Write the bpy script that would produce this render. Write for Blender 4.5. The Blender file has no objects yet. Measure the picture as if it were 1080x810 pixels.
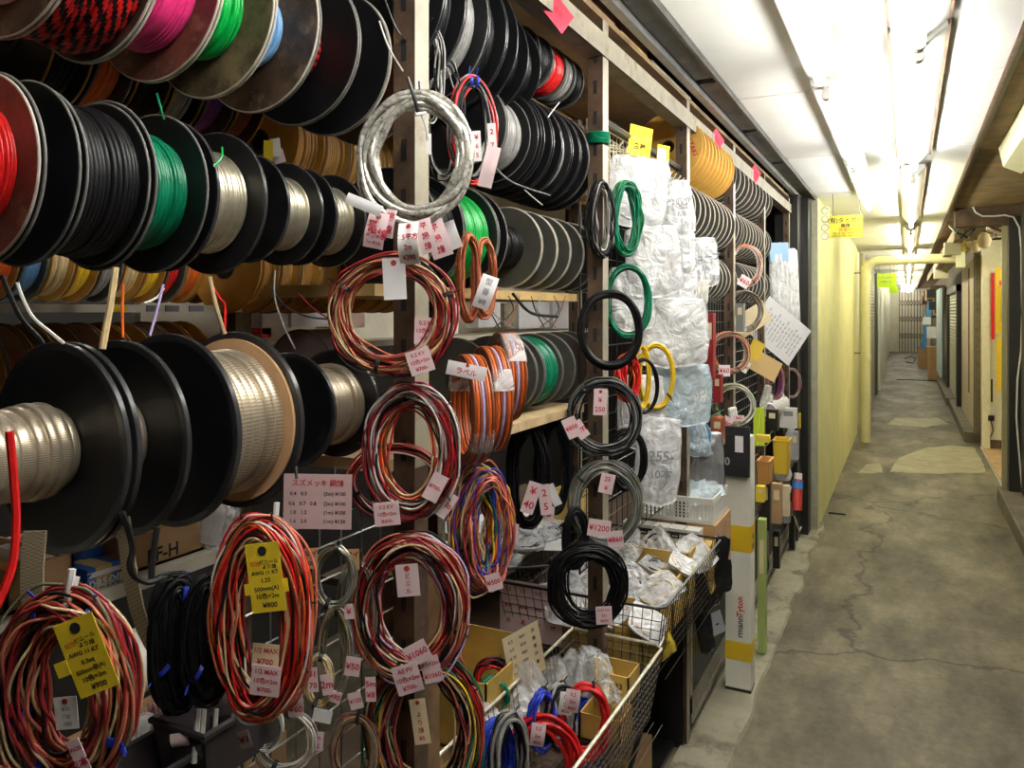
import bpy, math, random
from mathutils import Vector, Matrix, noise
SC = bpy.context.scene
COL = SC.collection
# ---------------------------------------------------------------- camera, world, light
FPX = 830.0                       # focal length in pixels of a 1080 px wide frame
YAW = math.atan(417 / FPX)        # camera turned left of the corridor's direction (+Y)
SN, CS = math.sin(YAW), math.cos(YAW)
EYE = 1.55                        # eye height
HOR = 328.0                       # row of the horizon
cd = bpy.data.cameras.new('camera'); cam = bpy.data.objects.new('camera', cd); COL.objects.link(cam)
cam.location = (0, 0, EYE); cam.rotation_euler = (math.pi / 2, 0, YAW)
cd.sensor_width = 36; cd.lens = FPX / 1080 * 36; cd.shift_y = -(405 - HOR) / 1080
cd.clip_start = 0.02; cd.clip_end = 100
SC.camera = cam
SC.view_settings.view_transform = 'Standard'; SC.view_settings.look = 'None'
SC.view_settings.gamma = 1; SC.view_settings.use_curve_mapping = False
SC.view_settings.exposure = 0.2
TUBE = 46.0                       # emission of the fluorescent tubes
w = bpy.data.worlds.new('world'); SC.world = w; w.use_nodes = True
w.node_tree.nodes['Background'].inputs[0].default_value = (0.8, 0.85, 1, 1)
w.node_tree.nodes['Background'].inputs[1].default_value = 0.008
random.seed(7)
PI = math.pi

# ---------------------------------------------------------------- geometry of the photograph
def P(px, py, L):
    """point of the vertical plane x = -L seen at a pixel"""
    Z = FPX * L / (CS * (957 - px))
    return Vector((-L, (Z - L * SN) / CS, EYE - (py - HOR) * Z / FPX))
def PY(px, py, Y):
    """point of the plane y = Y seen at a pixel"""
    a = (px - 540) / FPX
    t = Y / (CS + a * SN)
    return Vector((t * (-SN + a * CS), Y, EYE - (py - HOR) / FPX * t))
def PZ(px, py, z):
    a = (px - 540) / FPX; b = (HOR - py) / FPX
    t = (z - EYE) / b
    return Vector((t * (-SN + a * CS), t * (CS + a * SN), z))
def depth(p): return -p.x * SN + p.y * CS
def yR(px, L): return P(px, HOR, L).y

# ---------------------------------------------------------------- materials
MATS = {}
def M(name, col, rough=.6, metal=0, var=.0, scale=20, bump=0, bscale=60, emis=0, alpha=1, spec=.5, trans=0, dirt=None, dscale=6, dthr=.5, coat=0):
    if name in MATS: return MATS[name]
    m = bpy.data.materials.new(name); m.use_nodes = True
    nt = m.node_tree; b = nt.nodes['Principled BSDF']
    b.inputs['Base Color'].default_value = (*col, 1); b.inputs['Roughness'].default_value = rough
    b.inputs['Metallic'].default_value = metal
    b.inputs['Specular IOR Level'].default_value = spec
    b.inputs['Transmission Weight'].default_value = trans
    b.inputs['Coat Weight'].default_value = coat
    b.inputs['Alpha'].default_value = alpha
    tc = nt.nodes.new('ShaderNodeTexCoord')
    last = None
    if var:
        n = nt.nodes.new('ShaderNodeTexNoise'); n.inputs['Scale'].default_value = scale; n.inputs['Detail'].default_value = 8
        n.inputs['Roughness'].default_value = .65
        nt.links.new(tc.outputs['Object'], n.inputs['Vector'])
        r = nt.nodes.new('ShaderNodeValToRGB')
        r.color_ramp.elements[0].position = .3; r.color_ramp.elements[1].position = .7
        r.color_ramp.elements[0].color = (*[max(0, c * (1 - var)) for c in col], 1)
        r.color_ramp.elements[1].color = (*[min(1, c * (1 + var)) for c in col], 1)
        nt.links.new(n.outputs['Fac'], r.inputs['Fac']); last = r.outputs['Color']
    if dirt:
        n = nt.nodes.new('ShaderNodeTexNoise'); n.inputs['Scale'].default_value = dscale; n.inputs['Detail'].default_value = 10
        n.inputs['Roughness'].default_value = .7
        nt.links.new(tc.outputs['Object'], n.inputs['Vector'])
        r = nt.nodes.new('ShaderNodeValToRGB')
        r.color_ramp.elements[0].position = dthr; r.color_ramp.elements[1].position = min(1, dthr + .12)
        mx = nt.nodes.new('ShaderNodeMix'); mx.data_type = 'RGBA'
        nt.links.new(n.outputs['Fac'], r.inputs['Fac']); nt.links.new(r.outputs['Color'], mx.inputs[0])
        if last: nt.links.new(last, mx.inputs[6])
        else: mx.inputs[6].default_value = (*col, 1)
        mx.inputs[7].default_value = (*dirt, 1); last = mx.outputs[2]
    if last: nt.links.new(last, b.inputs['Base Color'])
    if bump:
        n = nt.nodes.new('ShaderNodeTexNoise'); n.inputs['Scale'].default_value = bscale; n.inputs['Detail'].default_value = 6
        nt.links.new(tc.outputs['Object'], n.inputs['Vector'])
        bp = nt.nodes.new('ShaderNodeBump'); bp.inputs['Strength'].default_value = bump; bp.inputs['Distance'].default_value = .01
        nt.links.new(n.outputs['Fac'], bp.inputs['Height']); nt.links.new(bp.outputs['Normal'], b.inputs['Normal'])
    if emis:
        b.inputs['Emission Color'].default_value = (*col, 1); b.inputs['Emission Strength'].default_value = emis
    MATS[name] = m
    return m
# spools
BLACKF = M('black_flange', (.006, .006, .007), .42, spec=.35, var=.5, scale=14)
BROWNF = M('brown_flange', (.06, .036, .02), .5, var=.9, scale=16, dirt=(.17, .115, .06), dscale=22, dthr=.52)
DARKBR = M('dark_brown_flange', (.05, .022, .014), .5, var=.9, scale=15, dirt=(.12, .06, .035), dscale=20, dthr=.54)
REDBR = M('red_brown_flange', (.12, .035, .024), .5, var=.8, scale=14, dirt=(.22, .12, .07), dscale=24, dthr=.54)
OLIVEF = M('olive_flange', (.12, .09, .045), .55, var=.8, scale=14, dirt=(.045, .026, .014), dscale=22, dthr=.5)
GREYF = M('grey_board_flange', (.045, .044, .034), .7, var=.25, scale=25)
TANF = M('tan_board_flange', (.62, .38, .2), .7, var=.12, scale=18)
YELF = M('yellow_board_flange', (.62, .36, .07), .55, var=.2, scale=16)
OCHRE = M('ochre_flange', (.42, .22, .05), .6, var=.3, scale=18)
RIMW = M('pale_rim', (.46, .42, .35), .6, var=.3, scale=40)
RIMG = M('grey_rim', (.13, .125, .115), .5, var=.3, scale=40)
RIMB = M('black_rim', (.03, .03, .032), .25)
HOLE = M('core_black', (.01, .01, .01), .7)
# wire insulation
def W(n, c, r=.35, metal=0): return M(n, c, r, metal, var=.18, scale=70, spec=.25 if c[0] < .02 and c[1] < .02 and c[2] < .02 else .5)
RED = W('red_wire', (.62, .012, .012)); PINK = W('pink_wire', (.8, .04, .22)); GREEN = W('green_wire', (0, .36, .055))
DGREEN = W('dark_green_wire', (0, .16, .075)); BLUE = W('blue_wire', (.02, .05, .5)); SKY = W('sky_wire', (.16, .36, .62))
ORANGE = W('orange_wire', (.75, .14, .02)); BLACKW = W('black_wire', (.007, .007, .008), .42); WHITEW = W('white_wire', (.75, .72, .66))
GREYW = W('grey_wire', (.28, .27, .26)); BROWN = W('brown_wire', (.24, .06, .02)); PURPLE = W('purple_wire', (.17, .03, .25))
YELLOW = W('yellow_wire', (.82, .55, .02)); SILVER = W('silver_wire', (.66, .62, .5), .32, .85); SALMON = W('salmon_wire', (.60, .17, .11))
LILAC = W('lilac_wire', (.5, .4, .66)); CREAM = W('cream_wire', (.62, .47, .25)); COPPER = W('copper_wire', (.5, .15, .07), .35, .4)
TINNED = W('tinned_copper', (.58, .50, .38), .35, .7); DKRED = W('dark_red_wire', (.26, .015, .02)); OLIVEW = W('olive_wire', (.16, .17, .1))
CLEARW = M('clear_jacket', (.5, .48, .42), .25, .35, var=.75, scale=140, coat=.6)
TIEB = M('black_tie', (.015, .015, .015), .4); TIEBL = M('blue_tie', (.02, .04, .42), .4); TIEW = M('white_tie', (.7, .7, .7), .4)
# paper, card, plastic
PINKP = M('pink_paper', (.74, .57, .58), .8, var=.06, scale=30); WHITEP = M('white_paper', (.82, .8, .8), .8, var=.05, scale=20)
YELP = M('yellow_paper', (.85, .62, .02), .7, var=.05, scale=20); CREAMP = M('cream_paper', (.72, .6, .38), .8, var=.1)
REDP = M('red_paper', (.8, .04, .09), .7); LIME = M('lime_paper', (.55, .8, .02), .7); ORP = M('brown_paper_tag', (.55, .28, .14), .8)
INKR = M('red_ink', (.55, .02, .05), .8); INKB = M('black_ink', (.01, .01, .012), .8); INKO = M('orange_ink', (.8, .16, .01), .8)
INKBL = M('blue_ink', (.03, .12, .5), .8); INKG = M('grey_ink', (.25, .26, .28), .8); INKW = M('white_ink', (.85, .85, .85), .8)
CARD = M('cardboard', (.42, .25, .12), .8, var=.15, scale=12, bump=.1); CARDY = M('ochre_cardboard', (.55, .36, .08), .7, var=.15, scale=12)
CARDI = M('cardboard_inside', (.2, .12, .06), .9, var=.2)
BLUEBOX = M('blue_carton', (.01, .10, .42), .5); EYEL = M('eyelet_red', (.35, .03, .02), .7)
WPLAST = M('white_plastic', (.72, .7, .64), .45, var=.05); GREYPL = M('grey_plastic', (.3, .31, .33), .5, var=.1)
# metal, timber
CREAMM = M('cream_painted_steel', (.31, .275, .2), .5, var=.2, scale=14, dirt=(.12, .08, .04), dscale=9, dthr=.55)
RUST = M('rusty_brown_steel', (.10, .06, .035), .7, .2, var=.6, scale=14, dirt=(.2, .11, .05), dscale=20, dthr=.6)
DARKM = M('dark_steel', (.05, .045, .04), .45, .5, var=.4); GREYM = M('grey_dusty_metal', (.09, .085, .072), .6, .3, var=.5, scale=6, dirt=(.22, .20, .16), dscale=5, dthr=.6)
ALU = M('aluminium', (.55, .55, .53), .35, .8, var=.15); GALV = M('wire_grid_steel', (.28, .27, .25), .4, .8)
BLACKM = M('black_coated_wire', (.012, .012, .012), .35); WHITEM = M('white_coated_wire', (.8, .72, .5), .4)
PLY = M('plywood_brown', (.22, .14, .06), .7, var=.5, scale=5, dirt=(.10, .06, .02), dscale=3, dthr=.6)
WOODD = M('dark_wood', (.09, .055, .03), .75, var=.5, scale=8); SHELFW = M('cream_shelf', (.78, .73, .6), .55, var=.12, scale=10, dirt=(.2, .14, .08), dscale=18, dthr=.66)
TAUPE = M('brown_plank', (.34, .21, .13), .8, var=.3, scale=6)

# ---------------------------------------------------------------- mesh builder
class MB:
    def __init__(s): s.v = []; s.f = []; s.m = []; s.sm = []
    def add(s, vs, fs, mi=0, smooth=True):
        o = len(s.v); s.v.extend(vs)
        for f in fs: s.f.append([i + o for i in f]); s.m.append(mi); s.sm.append(smooth)
    def box(s, lo, hi, mi=0, mat=None, bev=0):
        x0, y0, z0 = lo; x1, y1, z1 = hi
        v = [Vector(p) for p in ((x0,y0,z0),(x1,y0,z0),(x1,y1,z0),(x0,y1,z0),(x0,y0,z1),(x1,y0,z1),(x1,y1,z1),(x0,y1,z1))]
        if mat is not None: v = [mat @ p for p in v]
        s.add(v, [(0,3,2,1),(4,5,6,7),(0,1,5,4),(1,2,6,5),(2,3,7,6),(3,0,4,7)], mi, False)
        return s
    def tube(s, pts, r, n=5, closed=False, mi=0, cap=True, radii=None):
        pts = [Vector(p) for p in pts]; N = len(pts)
        if N < 2: return s
        vs = []; fs = []
        up = None
        for i in range(N):
            a = pts[(i - 1) % N] if (closed or i > 0) else pts[i]
            b = pts[(i + 1) % N] if (closed or i < N - 1) else pts[i]
            t = (b - a)
            if t.length < 1e-9: t = Vector((0, 0, 1))
            t.normalize()
            if up is None:
                up = Vector((0, 0, 1)) if abs(t.z) < .9 else Vector((1, 0, 0))
            up = up - t * up.dot(t)
            if up.length < 1e-6: up = t.orthogonal()
            up.normalize(); sd = t.cross(up)
            rr = radii[i] if radii else r
            for k in range(n):
                an = 2 * PI * k / n
                vs.append(pts[i] + (up * math.cos(an) + sd * math.sin(an)) * rr)
        for i in range(N if closed else N - 1):
            j = (i + 1) % N
            for k in range(n):
                k2 = (k + 1) % n
                fs.append((i * n + k, i * n + k2, j * n + k2, j * n + k))
        if not closed and cap:
            fs.append(tuple(reversed(range(n)))); fs.append(tuple(range((N - 1) * n, N * n)))
        s.add(vs, fs, mi); return s
    def lathe(s, prof, seg=48, c=(0, 0, 0), mi=0, axis='Y', mis=None, facemi=None, closed=False):
        """prof: (radius, along) pairs turned round the axis"""
        c = Vector(c); vs = []; n = len(prof)
        for k in range(seg):
            a = 2 * PI * k / seg; ca, sa = math.cos(a), math.sin(a)
            for r, y in prof:
                if axis == 'Y': vs.append(c + Vector((r * ca, y, r * sa)))
                elif axis == 'Z': vs.append(c + Vector((r * ca, r * sa, y)))
                else: vs.append(c + Vector((y, r * ca, r * sa)))
        o = len(s.v); s.v.extend(vs)
        for k in range(seg):
            k2 = (k + 1) % seg
            for i in range(n if closed else n - 1):
                j = (i + 1) % n
                f = [k * n + i, k2 * n + i, k2 * n + j, k * n + j]
                if axis == 'Y': f.reverse()
                s.f.append([q + o for q in f])
                s.m.append(facemi(k, i) if facemi else (mis[i] if mis else mi)); s.sm.append(True)
        return s
    def sheet(s, fn, nu, nv, mi=0, thick=.0004, smooth=True):
        """a thin solid sheet, fn(u, v) -> (point, normal)"""
        A = []; B = []
        for i in range(nu + 1):
            for j in range(nv + 1):
                p, n = fn(i / nu, j / nv); A.append(p + n * thick / 2); B.append(p - n * thick / 2)
        o = (nu + 1) * (nv + 1); fs = []
        ix = lambda i, j: i * (nv + 1) + j
        for i in range(nu):
            for j in range(nv):
                fs.append((ix(i, j), ix(i + 1, j), ix(i + 1, j + 1), ix(i, j + 1)))
                fs.append((o + ix(i, j), o + ix(i, j + 1), o + ix(i + 1, j + 1), o + ix(i + 1, j)))
        for i in range(nu):
            fs.append((ix(i, 0), o + ix(i, 0), o + ix(i + 1, 0), ix(i + 1, 0)))
            fs.append((ix(i, nv), ix(i + 1, nv), o + ix(i + 1, nv), o + ix(i, nv)))
        for j in range(nv):
            fs.append((ix(0, j), ix(0, j + 1), o + ix(0, j + 1), o + ix(0, j)))
            fs.append((ix(nu, j), o + ix(nu, j), o + ix(nu, j + 1), ix(nu, j + 1)))
        s.add(A + B, fs, mi, smooth); return s
    def build(s, name, mats, parent=None, loc=(0, 0, 0), sharp=40, world=False):
        """links ONE mesh object; vertices are local to loc / parent (world=True: given in world space)"""
        me = bpy.data.meshes.new(name)
        off = Vector((0, 0, 0))
        if world: off = parent.location.copy() if parent is not None and parent.parent is None else (Vector(loc) if parent is None else parent.matrix_world.translation)
        me.from_pydata([tuple(Vector(p) - off) for p in s.v], [], s.f)
        if not isinstance(mats, (list, tuple)): mats = [mats]
        for m in mats: me.materials.append(m)
        me.polygons.foreach_set('material_index', s.m); me.polygons.foreach_set('use_smooth', s.sm)
        me.update()
        if sharp: me.set_sharp_from_angle(angle=math.radians(sharp))
        o = bpy.data.objects.new(name, me); COL.objects.link(o)
        if parent is not None: o.parent = parent
        else: o.location = loc
        return o

def tag(o, label=None, cat=None, group=None, kind=None):
    if label: o['label'] = label
    if cat: o['category'] = cat
    if group: o['group'] = group
    if kind: o['kind'] = kind
    return o
def thing(name, label, cat, loc=(0, 0, 0), group=None, rz=0):
    o = bpy.data.objects.new(name, None); COL.objects.link(o); o.location = loc; o.rotation_euler = (0, 0, rz)
    o.empty_display_size = .05
    return tag(o, label, cat, group)
def struct(name, mb, mats, loc=(0, 0, 0)):
    return tag(mb.build(name, mats, None, loc, world=True), kind='structure')
def one(name, mb, mats, label, cat, loc=(0, 0, 0), group=None, sharp=40):
    """a thing that is one mesh, vertices given in world space"""
    return tag(mb.build(name, mats, None, loc, world=True, sharp=sharp), label, cat, group)
ORD = ['first', 'second', 'third', 'fourth', 'fifth', 'sixth', 'seventh', 'eighth', 'ninth', 'tenth', 'eleventh', 'twelfth', 'thirteenth', 'fourteenth', 'fifteenth', 'sixteenth',
       'seventeenth', 'eighteenth', 'nineteenth', 'twentieth', 'twenty-first', 'twenty-second', 'twenty-third', 'twenty-fourth', 'twenty-fifth', 'twenty-sixth']

# ---------------------------------------------------------------- lettering
_TX = {}
def text_mesh(body):
    if body not in _TX:
        cu = bpy.data.curves.new('lettering', 'FONT'); cu.body = body; cu.size = 1; cu.resolution_u = 2
        cu.align_x = 'CENTER'; cu.align_y = 'CENTER'; cu.offset = .02
        ob = bpy.data.objects.new('lettering', cu); COL.objects.link(ob)
        dg = bpy.context.evaluated_depsgraph_get(); ev = ob.evaluated_get(dg)
        me = ev.to_mesh()
        vs = [v.co.copy() for v in me.vertices]; fs = [tuple(p.vertices) for p in me.polygons]
        ev.to_mesh_clear(); bpy.data.objects.remove(ob); bpy.data.curves.remove(cu)
        _TX[body] = (vs, fs)
    return _TX[body]
def put_text(mb, body, fn, u, v, size, mi=0, ang=0, sx=1, lift=.0006):
    """lettering laid on fn(x, y) -> (point, normal), x and y in metres"""
    vs, fs = text_mesh(body)
    ca, sa = math.cos(ang), math.sin(ang); out = []
    for q in vs:
        x = q.x * size * sx; y = q.y * size
        p, n = fn(u + x * ca - y * sa, v + x * sa + y * ca); out.append(p + n * lift)
    mb.add(out, fs, mi, False)
def frame(loc, yaw, roll=0, pitch=0):
    """paper frame: local x right, y up, z towards the viewer; yaw 0 faces -Y, 90 deg faces +X"""
    R = Matrix.Rotation(yaw, 3, 'Z') @ Matrix.Rotation(pitch, 3, 'X') @ Matrix(((1, 0, 0), (0, 0, -1), (0, 1, 0))) @ Matrix.Rotation(roll, 3, 'Z')
    return Vector(loc), R
def price_tag(parent, loc, w, h, yaw, roll=0, pitch=0, paper=PINKP, lines=(), eyelet=True, bend=0, name='price_tag', label=None, off=Vector((0, 0, 0)), string=None, ink=INKR, corner=False):
    """a paper tag as a part (or, with parent None, a thing made of paper, lettering, eyelet)
       lines: (text, u, v, size, colour) in units of the tag's width and height, or plain strings spread over the tag"""
    o, R = frame(Vector(loc), yaw, roll, pitch)
    base = parent.location.copy() if parent is not None else o
    def fn(x, y):
        k = y / h + .5
        z = bend * h * (math.sin(k * PI) * .5) + bend * .15 * h * math.sin(x / w * 4)
        dz = bend * math.cos(k * PI) * PI * .5
        n = R @ Vector((0, -dz, 1)).normalized()
        return o + R @ Vector((x, y, z)) - base, n
    mb = MB(); mb.sheet(lambda a, b: fn((a - .5) * w, (b - .5) * h), 4 if bend else 1, 8 if bend else 1, thick=.0006)
    if parent is None:
        top = thing(name, label, 'sign' if name != 'price_tag' else 'price tag', base)
        pp = mb.build('paper', paper, top)
        holder = top
    else:
        pp = mb.build(name, paper, parent); holder = pp
        if label: pp['label'] = label
    if lines:
        tb = MB(); mats = []
        L = list(lines)
        if isinstance(L[0], str):
            n = len(L); top_ = .5 - (.26 if eyelet else .06)
            hh = (top_ + .46) / n
            L = [(t, 0, top_ - hh * (i + .5), min(hh * .72, 1.75 * w / h / max(2, len(t))), ink) for i, t in enumerate(L)]
        for t, u, v, sz, c in L:
            if c not in mats: mats.append(c)
            put_text(tb, t, fn, u * w, v * h, sz * h, mats.index(c), ang=random.uniform(-.05, .05) if eyelet else 0)
        tb.build('writing', mats, holder, sharp=0)
    if eyelet:
        e = MB(); cx, cy = 0, h * .5 - min(w, h * .6) * .22; r = min(w, h) * .13
        pts = []
        ring = []
        for k in range(14):
            a = 2 * PI * k / 14; p, n = fn(cx + r * math.cos(a), cy + r * math.sin(a)); ring.append(p + n * .0009)
        c0, n0 = fn(cx, cy); ring.append(c0 + n0 * .0009)
        e.add(ring, [(k, (k + 1) % 14, 14) for k in range(14)], 0)
        e.build('eyelet', EYEL if paper is not YELP else INKB, holder)
    return holder
# ---------------------------------------------------------------- materials of the place
def floor_mat():
    m = bpy.data.materials.new('worn_concrete_floor'); m.use_nodes = True; nt = m.node_tree; b = nt.nodes['Principled BSDF']
    N = lambda t: nt.nodes.new(t); Lk = nt.links.new
    tc = N('ShaderNodeTexCoord')
    mp = N('ShaderNodeMapping'); Lk(tc.outputs['Object'], mp.inputs[0]); mp.inputs['Scale'].default_value = (1, .45, 1)
    n1 = N('ShaderNodeTexNoise'); n1.inputs['Scale'].default_value = 2.3; n1.inputs['Detail'].default_value = 12; n1.inputs['Roughness'].default_value = .68; Lk(mp.outputs[0], n1.inputs['Vector'])
    r1 = N('ShaderNodeValToRGB'); e = r1.color_ramp.elements
    e[0].position = .32; e[0].color = (.045, .036, .02, 1); e[1].position = .72; e[1].color = (.28, .245, .155, 1)
    q = e.new(.5); q.color = (.125, .105, .063, 1)
    Lk(n1.outputs['Fac'], r1.inputs['Fac'])
    n2 = N('ShaderNodeTexNoise'); n2.inputs['Scale'].default_value = 30; n2.inputs['Detail'].default_value = 8; Lk(tc.outputs['Object'], n2.inputs['Vector'])
    mx = N('ShaderNodeMix'); mx.data_type = 'RGBA'; mx.blend_type = 'MULTIPLY'; mx.inputs[0].default_value = .55
    r2 = N('ShaderNodeValToRGB'); r2.color_ramp.elements[0].position = .3; r2.color_ramp.elements[0].color = (.55, .5, .45, 1); r2.color_ramp.elements[1].position = .65
    Lk(n2.outputs['Fac'], r2.inputs['Fac']); Lk(r1.outputs['Color'], mx.inputs[6]); Lk(r2.outputs['Color'], mx.inputs[7])
    # cracks
    nd = N('ShaderNodeTexNoise'); nd.inputs['Scale'].default_value = 3; nd.inputs['Detail'].default_value = 8; Lk(tc.outputs['Object'], nd.inputs['Vector'])
    va = N('ShaderNodeVectorMath'); va.operation = 'MULTIPLY_ADD'; va.inputs[1].default_value = (.5, .5, .5); Lk(nd.outputs['Color'], va.inputs[0]); Lk(tc.outputs['Object'], va.inputs[2])
    vo = N('ShaderNodeTexVoronoi'); vo.feature = 'DISTANCE_TO_EDGE'; vo.inputs['Scale'].default_value = .42; Lk(va.outputs[0], vo.inputs['Vector'])
    rc = N('ShaderNodeValToRGB'); rc.color_ramp.elements[0].position = .003; rc.color_ramp.elements[0].color = (.3, .26, .2, 1); rc.color_ramp.elements[1].position = .006
    Lk(vo.outputs['Distance'], rc.inputs['Fac'])
    m2 = N('ShaderNodeMix'); m2.data_type = 'RGBA'; m2.blend_type = 'MULTIPLY'; m2.inputs[0].default_value = .9
    Lk(mx.outputs[2], m2.inputs[6]); Lk(rc.outputs['Color'], m2.inputs[7]); Lk(m2.outputs[2], b.inputs['Base Color'])
    rr = N('ShaderNodeMapRange'); rr.inputs[3].default_value = .75; rr.inputs[4].default_value = .42; Lk(n1.outputs['Fac'], rr.inputs[0]); Lk(rr.outputs[0], b.inputs['Roughness'])
    bp = N('ShaderNodeBump'); bp.inputs['Strength'].default_value = .5; bp.inputs['Distance'].default_value = .02; Lk(n1.outputs['Fac'], bp.inputs['Height']); Lk(bp.outputs['Normal'], b.inputs['Normal'])
    return m
FLOORM = floor_mat()
PATCHM = M('pale_mortar_patch', (.29, .26, .165), .6, var=.3, scale=4, dirt=(.25, .2, .12), dscale=5, dthr=.56, bump=.3, bscale=20)
STRIPM = M('pale_concrete_strip', (.27, .245, .17), .7, var=.25, scale=5, dirt=(.11, .09, .06), dscale=4, dthr=.5, bump=.3, bscale=25)
WALLY = M('cream_yellow_plaster', (.80, .76, .36), .75, var=.10, scale=4, bump=.25, bscale=55)
WALLW = M('pale_wall', (.72, .70, .52), .7, var=.08, scale=3)
CEIL = M('white_ceiling_board', (.86, .85, .80), .65, var=.05, scale=3, bump=.12, bscale=30)
CEILJ = M('ceiling_joint', (.35, .32, .26), .8)
FIXW = M('white_enamel_reflector', (.85, .85, .8), .3, var=.04)
TUBEM = M('lit_fluorescent_tube', (1, .985, .94), .5, emis=TUBE)
TUBEY = M('lit_fluorescent_tube_warm', (1, .97, .74), .5, emis=TUBE)
BROWNT = M('brown_edge_trim', (.2, .13, .08), .6, var=.4)
SHUT = M('grey_shutter_slats', (.34, .33, .25), .5, .2, var=.2)
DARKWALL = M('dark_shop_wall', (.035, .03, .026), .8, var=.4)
KERB = M('kerb_concrete', (.13, .11, .08), .75, var=.4, scale=6, bump=.3)
CREAMPIL = M('cream_pillar', (.72, .68, .5), .6, var=.08)
WOODF = M('orange_floorboard', (.42, .26, .12), .5, var=.3, scale=5)

# ---------------------------------------------------------------- the setting
b = MB(); b.box((-2.6, -1.6, -.05), (3.2, 40, 0)); struct('floor', b, FLOORM)
# strip of pale cement along the shop front, with a broken outer edge
b = MB(); edge = []
random.seed(3)
for i in range(90):
    y = -1.5 + i * .086
    edge.append((-.545 + .03 * noise.noise(Vector((y * 3.1, 0, 4))) + .016 * noise.noise(Vector((y * 17, 1, 0))), y))
vs = []; fs = []
for x, y in edge: vs += [Vector((-.72, y, 0)), Vector((-.72, y, .012)), Vector((x, y, .012)), Vector((x + .008, y, 0))]
for i in range(len(edge) - 1):
    for k in range(3):
        a = i * 4 + k; fs.append((a, a + 4, a + 5, a + 1))
b.add(vs, fs, 0, False); struct('trim_1', b, STRIPM)
# mortar patches let into the floor
def patch(name, pts, z=.003, m=PATCHM):
    b = MB(); c = Vector((sum(p[0] for p in pts) / len(pts), sum(p[1] for p in pts) / len(pts), z)); ring = []
    n = len(pts)
    for i in range(n):
        for k in range(6):
            t = k / 6; x = pts[i][0] * (1 - t) + pts[(i + 1) % n][0] * t; y = pts[i][1] * (1 - t) + pts[(i + 1) % n][1] * t
            ring.append(Vector((x + .02 * noise.noise(Vector((x * 9, y * 9, 0))), y + .05 * noise.noise(Vector((x * 9, y * 9, 5))), z)))
    low = [Vector((p.x, p.y, -.01)) for p in ring]; k = len(ring)
    b.add(ring + low + [c], [(i, (i + 1) % k, 2 * k) for i in range(k)] + [(i, i + k, (i + 1) % k + k, (i + 1) % k) for i in range(k)], 0, False)
    struct(name, b, m)
def fl(px, py): p = PZ(px, py, 0); return (p.x, p.y)
patch('floor_patch_1', [fl(938, 498), fl(948, 483), fl(975, 473), fl(1000, 470), fl(1027, 472), fl(1036, 486), fl(1040, 499), fl(990, 500)])
patch('floor_patch_2', [fl(905, 500), fl(912, 490), fl(928, 489), fl(932, 499)])
patch('floor_patch_3', [fl(935, 448), fl(945, 441), fl(990, 441), fl(1000, 447), fl(975, 451)])

# left plaster wall, its pillars and what follows it
YW = 5.93
b = MB(); b.box((-.9, YW, 0), (-.567, 10.9, 2.4)); struct('wall_left', b, WALLY)
b = MB(); b.box((-.605, YW - .03, .0), (-.563, YW - .002, 2.36)); struct('trim_2', b, M('grey_corner_angle', (.42, .41, .3), .5, .3, var=.2))
b = MB(); b.box((-.9, 10.9, 0), (-.60, 12.2, 2.4)); b.box((-1.2, 12.2, 0), (-.565, 12.3, 2.4)); b.box((-1.4, 12.3, 0), (-.6, 33.6, 2.4)); struct('wall_left_far', b, WALLW)
# roller shutters and doors beyond the pipe
def shutter(name, x, y0, y1, z1, m=SHUT, side=1, dy=.055):
    b = MB(); n = int(z1 / dy)
    for i in range(n):
        z = .03 + i * dy
        v = [Vector((x, y0, z)), Vector((x, y1, z)), Vector((x - side * .014, y1, z + dy * .5)), Vector((x - side * .014, y0, z + dy * .5)), Vector((x, y1, z + dy)), Vector((x, y0, z + dy))]
        if side > 0: b.add(v, [(0, 1, 2, 3), (3, 2, 4, 5)], 0, False)
        else: b.add(v, [(3, 2, 1, 0), (5, 4, 2, 3)], 0, False)
    b.box((x - .05 if side > 0 else x + .015, y0, 0), (x - .015 if side > 0 else x + .05, y1, z1))
    struct(name, b, m)
shutter('door_1', -.53, 12.35, 15.9, 2.3)
b = MB(); b.box((-.56, 15.95, 0), (-.5, 16.6, 2.25)); struct('door_2', b, M('dark_grey_door', (.12, .12, .11), .5))
b = MB(); b.box((-.58, 17.0, 0), (-.48, 22.5, 2.3)); struct('door_3', b, M('white_lit_panel_door', (.75, .74, .62), .5, var=.05))
b = MB(); b.box((-.56, 22.7, 0), (-.50, 23.4, 2.3)); struct('trim_3', b, WOODD)
b = MB(); b.box((-.72, 33.5, 0), (3.2, 33.6, 2.6)); struct('wall_back', b, WALLW)
# ceiling: white boards over the passage, with joints
b = MB()
y = -1.5
seams = [-1.5, 1.2, 3.05, 4.35, 5.75, 7.6, 9.4, 11.2, 13, 14.8, 16.6, 18.4, 20.2, 22, 23.8, 25.6, 27.4, 29.2, 31, 33.5]
for i in range(len(seams) - 1): b.box((-.57, seams[i], 2.35), (.285, seams[i + 1] - .012, 2.38))
struct('ceiling', b, CEIL)
b = MB(); b.box((-.60, -1.5, 2.38), (.33, 33.5, 2.42)); struct('ceiling_backing', b, CEILJ)
b = MB()
for y in seams[7:-1]:
    b.box((-.568, y - .07, 2.335), (.284, y + .07, 2.352), 0)
struct('ceiling_beam', b, M('grey_cream_beam', (.62, .6, .48), .7, var=.1))
b = MB(); b.box((.287, -1.5, 2.39), (3.2, 33.5, 2.46)); struct('ceiling_plywood', b, PLY)
b = MB(); b.box((.285, -1.5, 2.345), (.30, 33.5, 2.40)); struct('trim_4', b, BROWNT)
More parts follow.
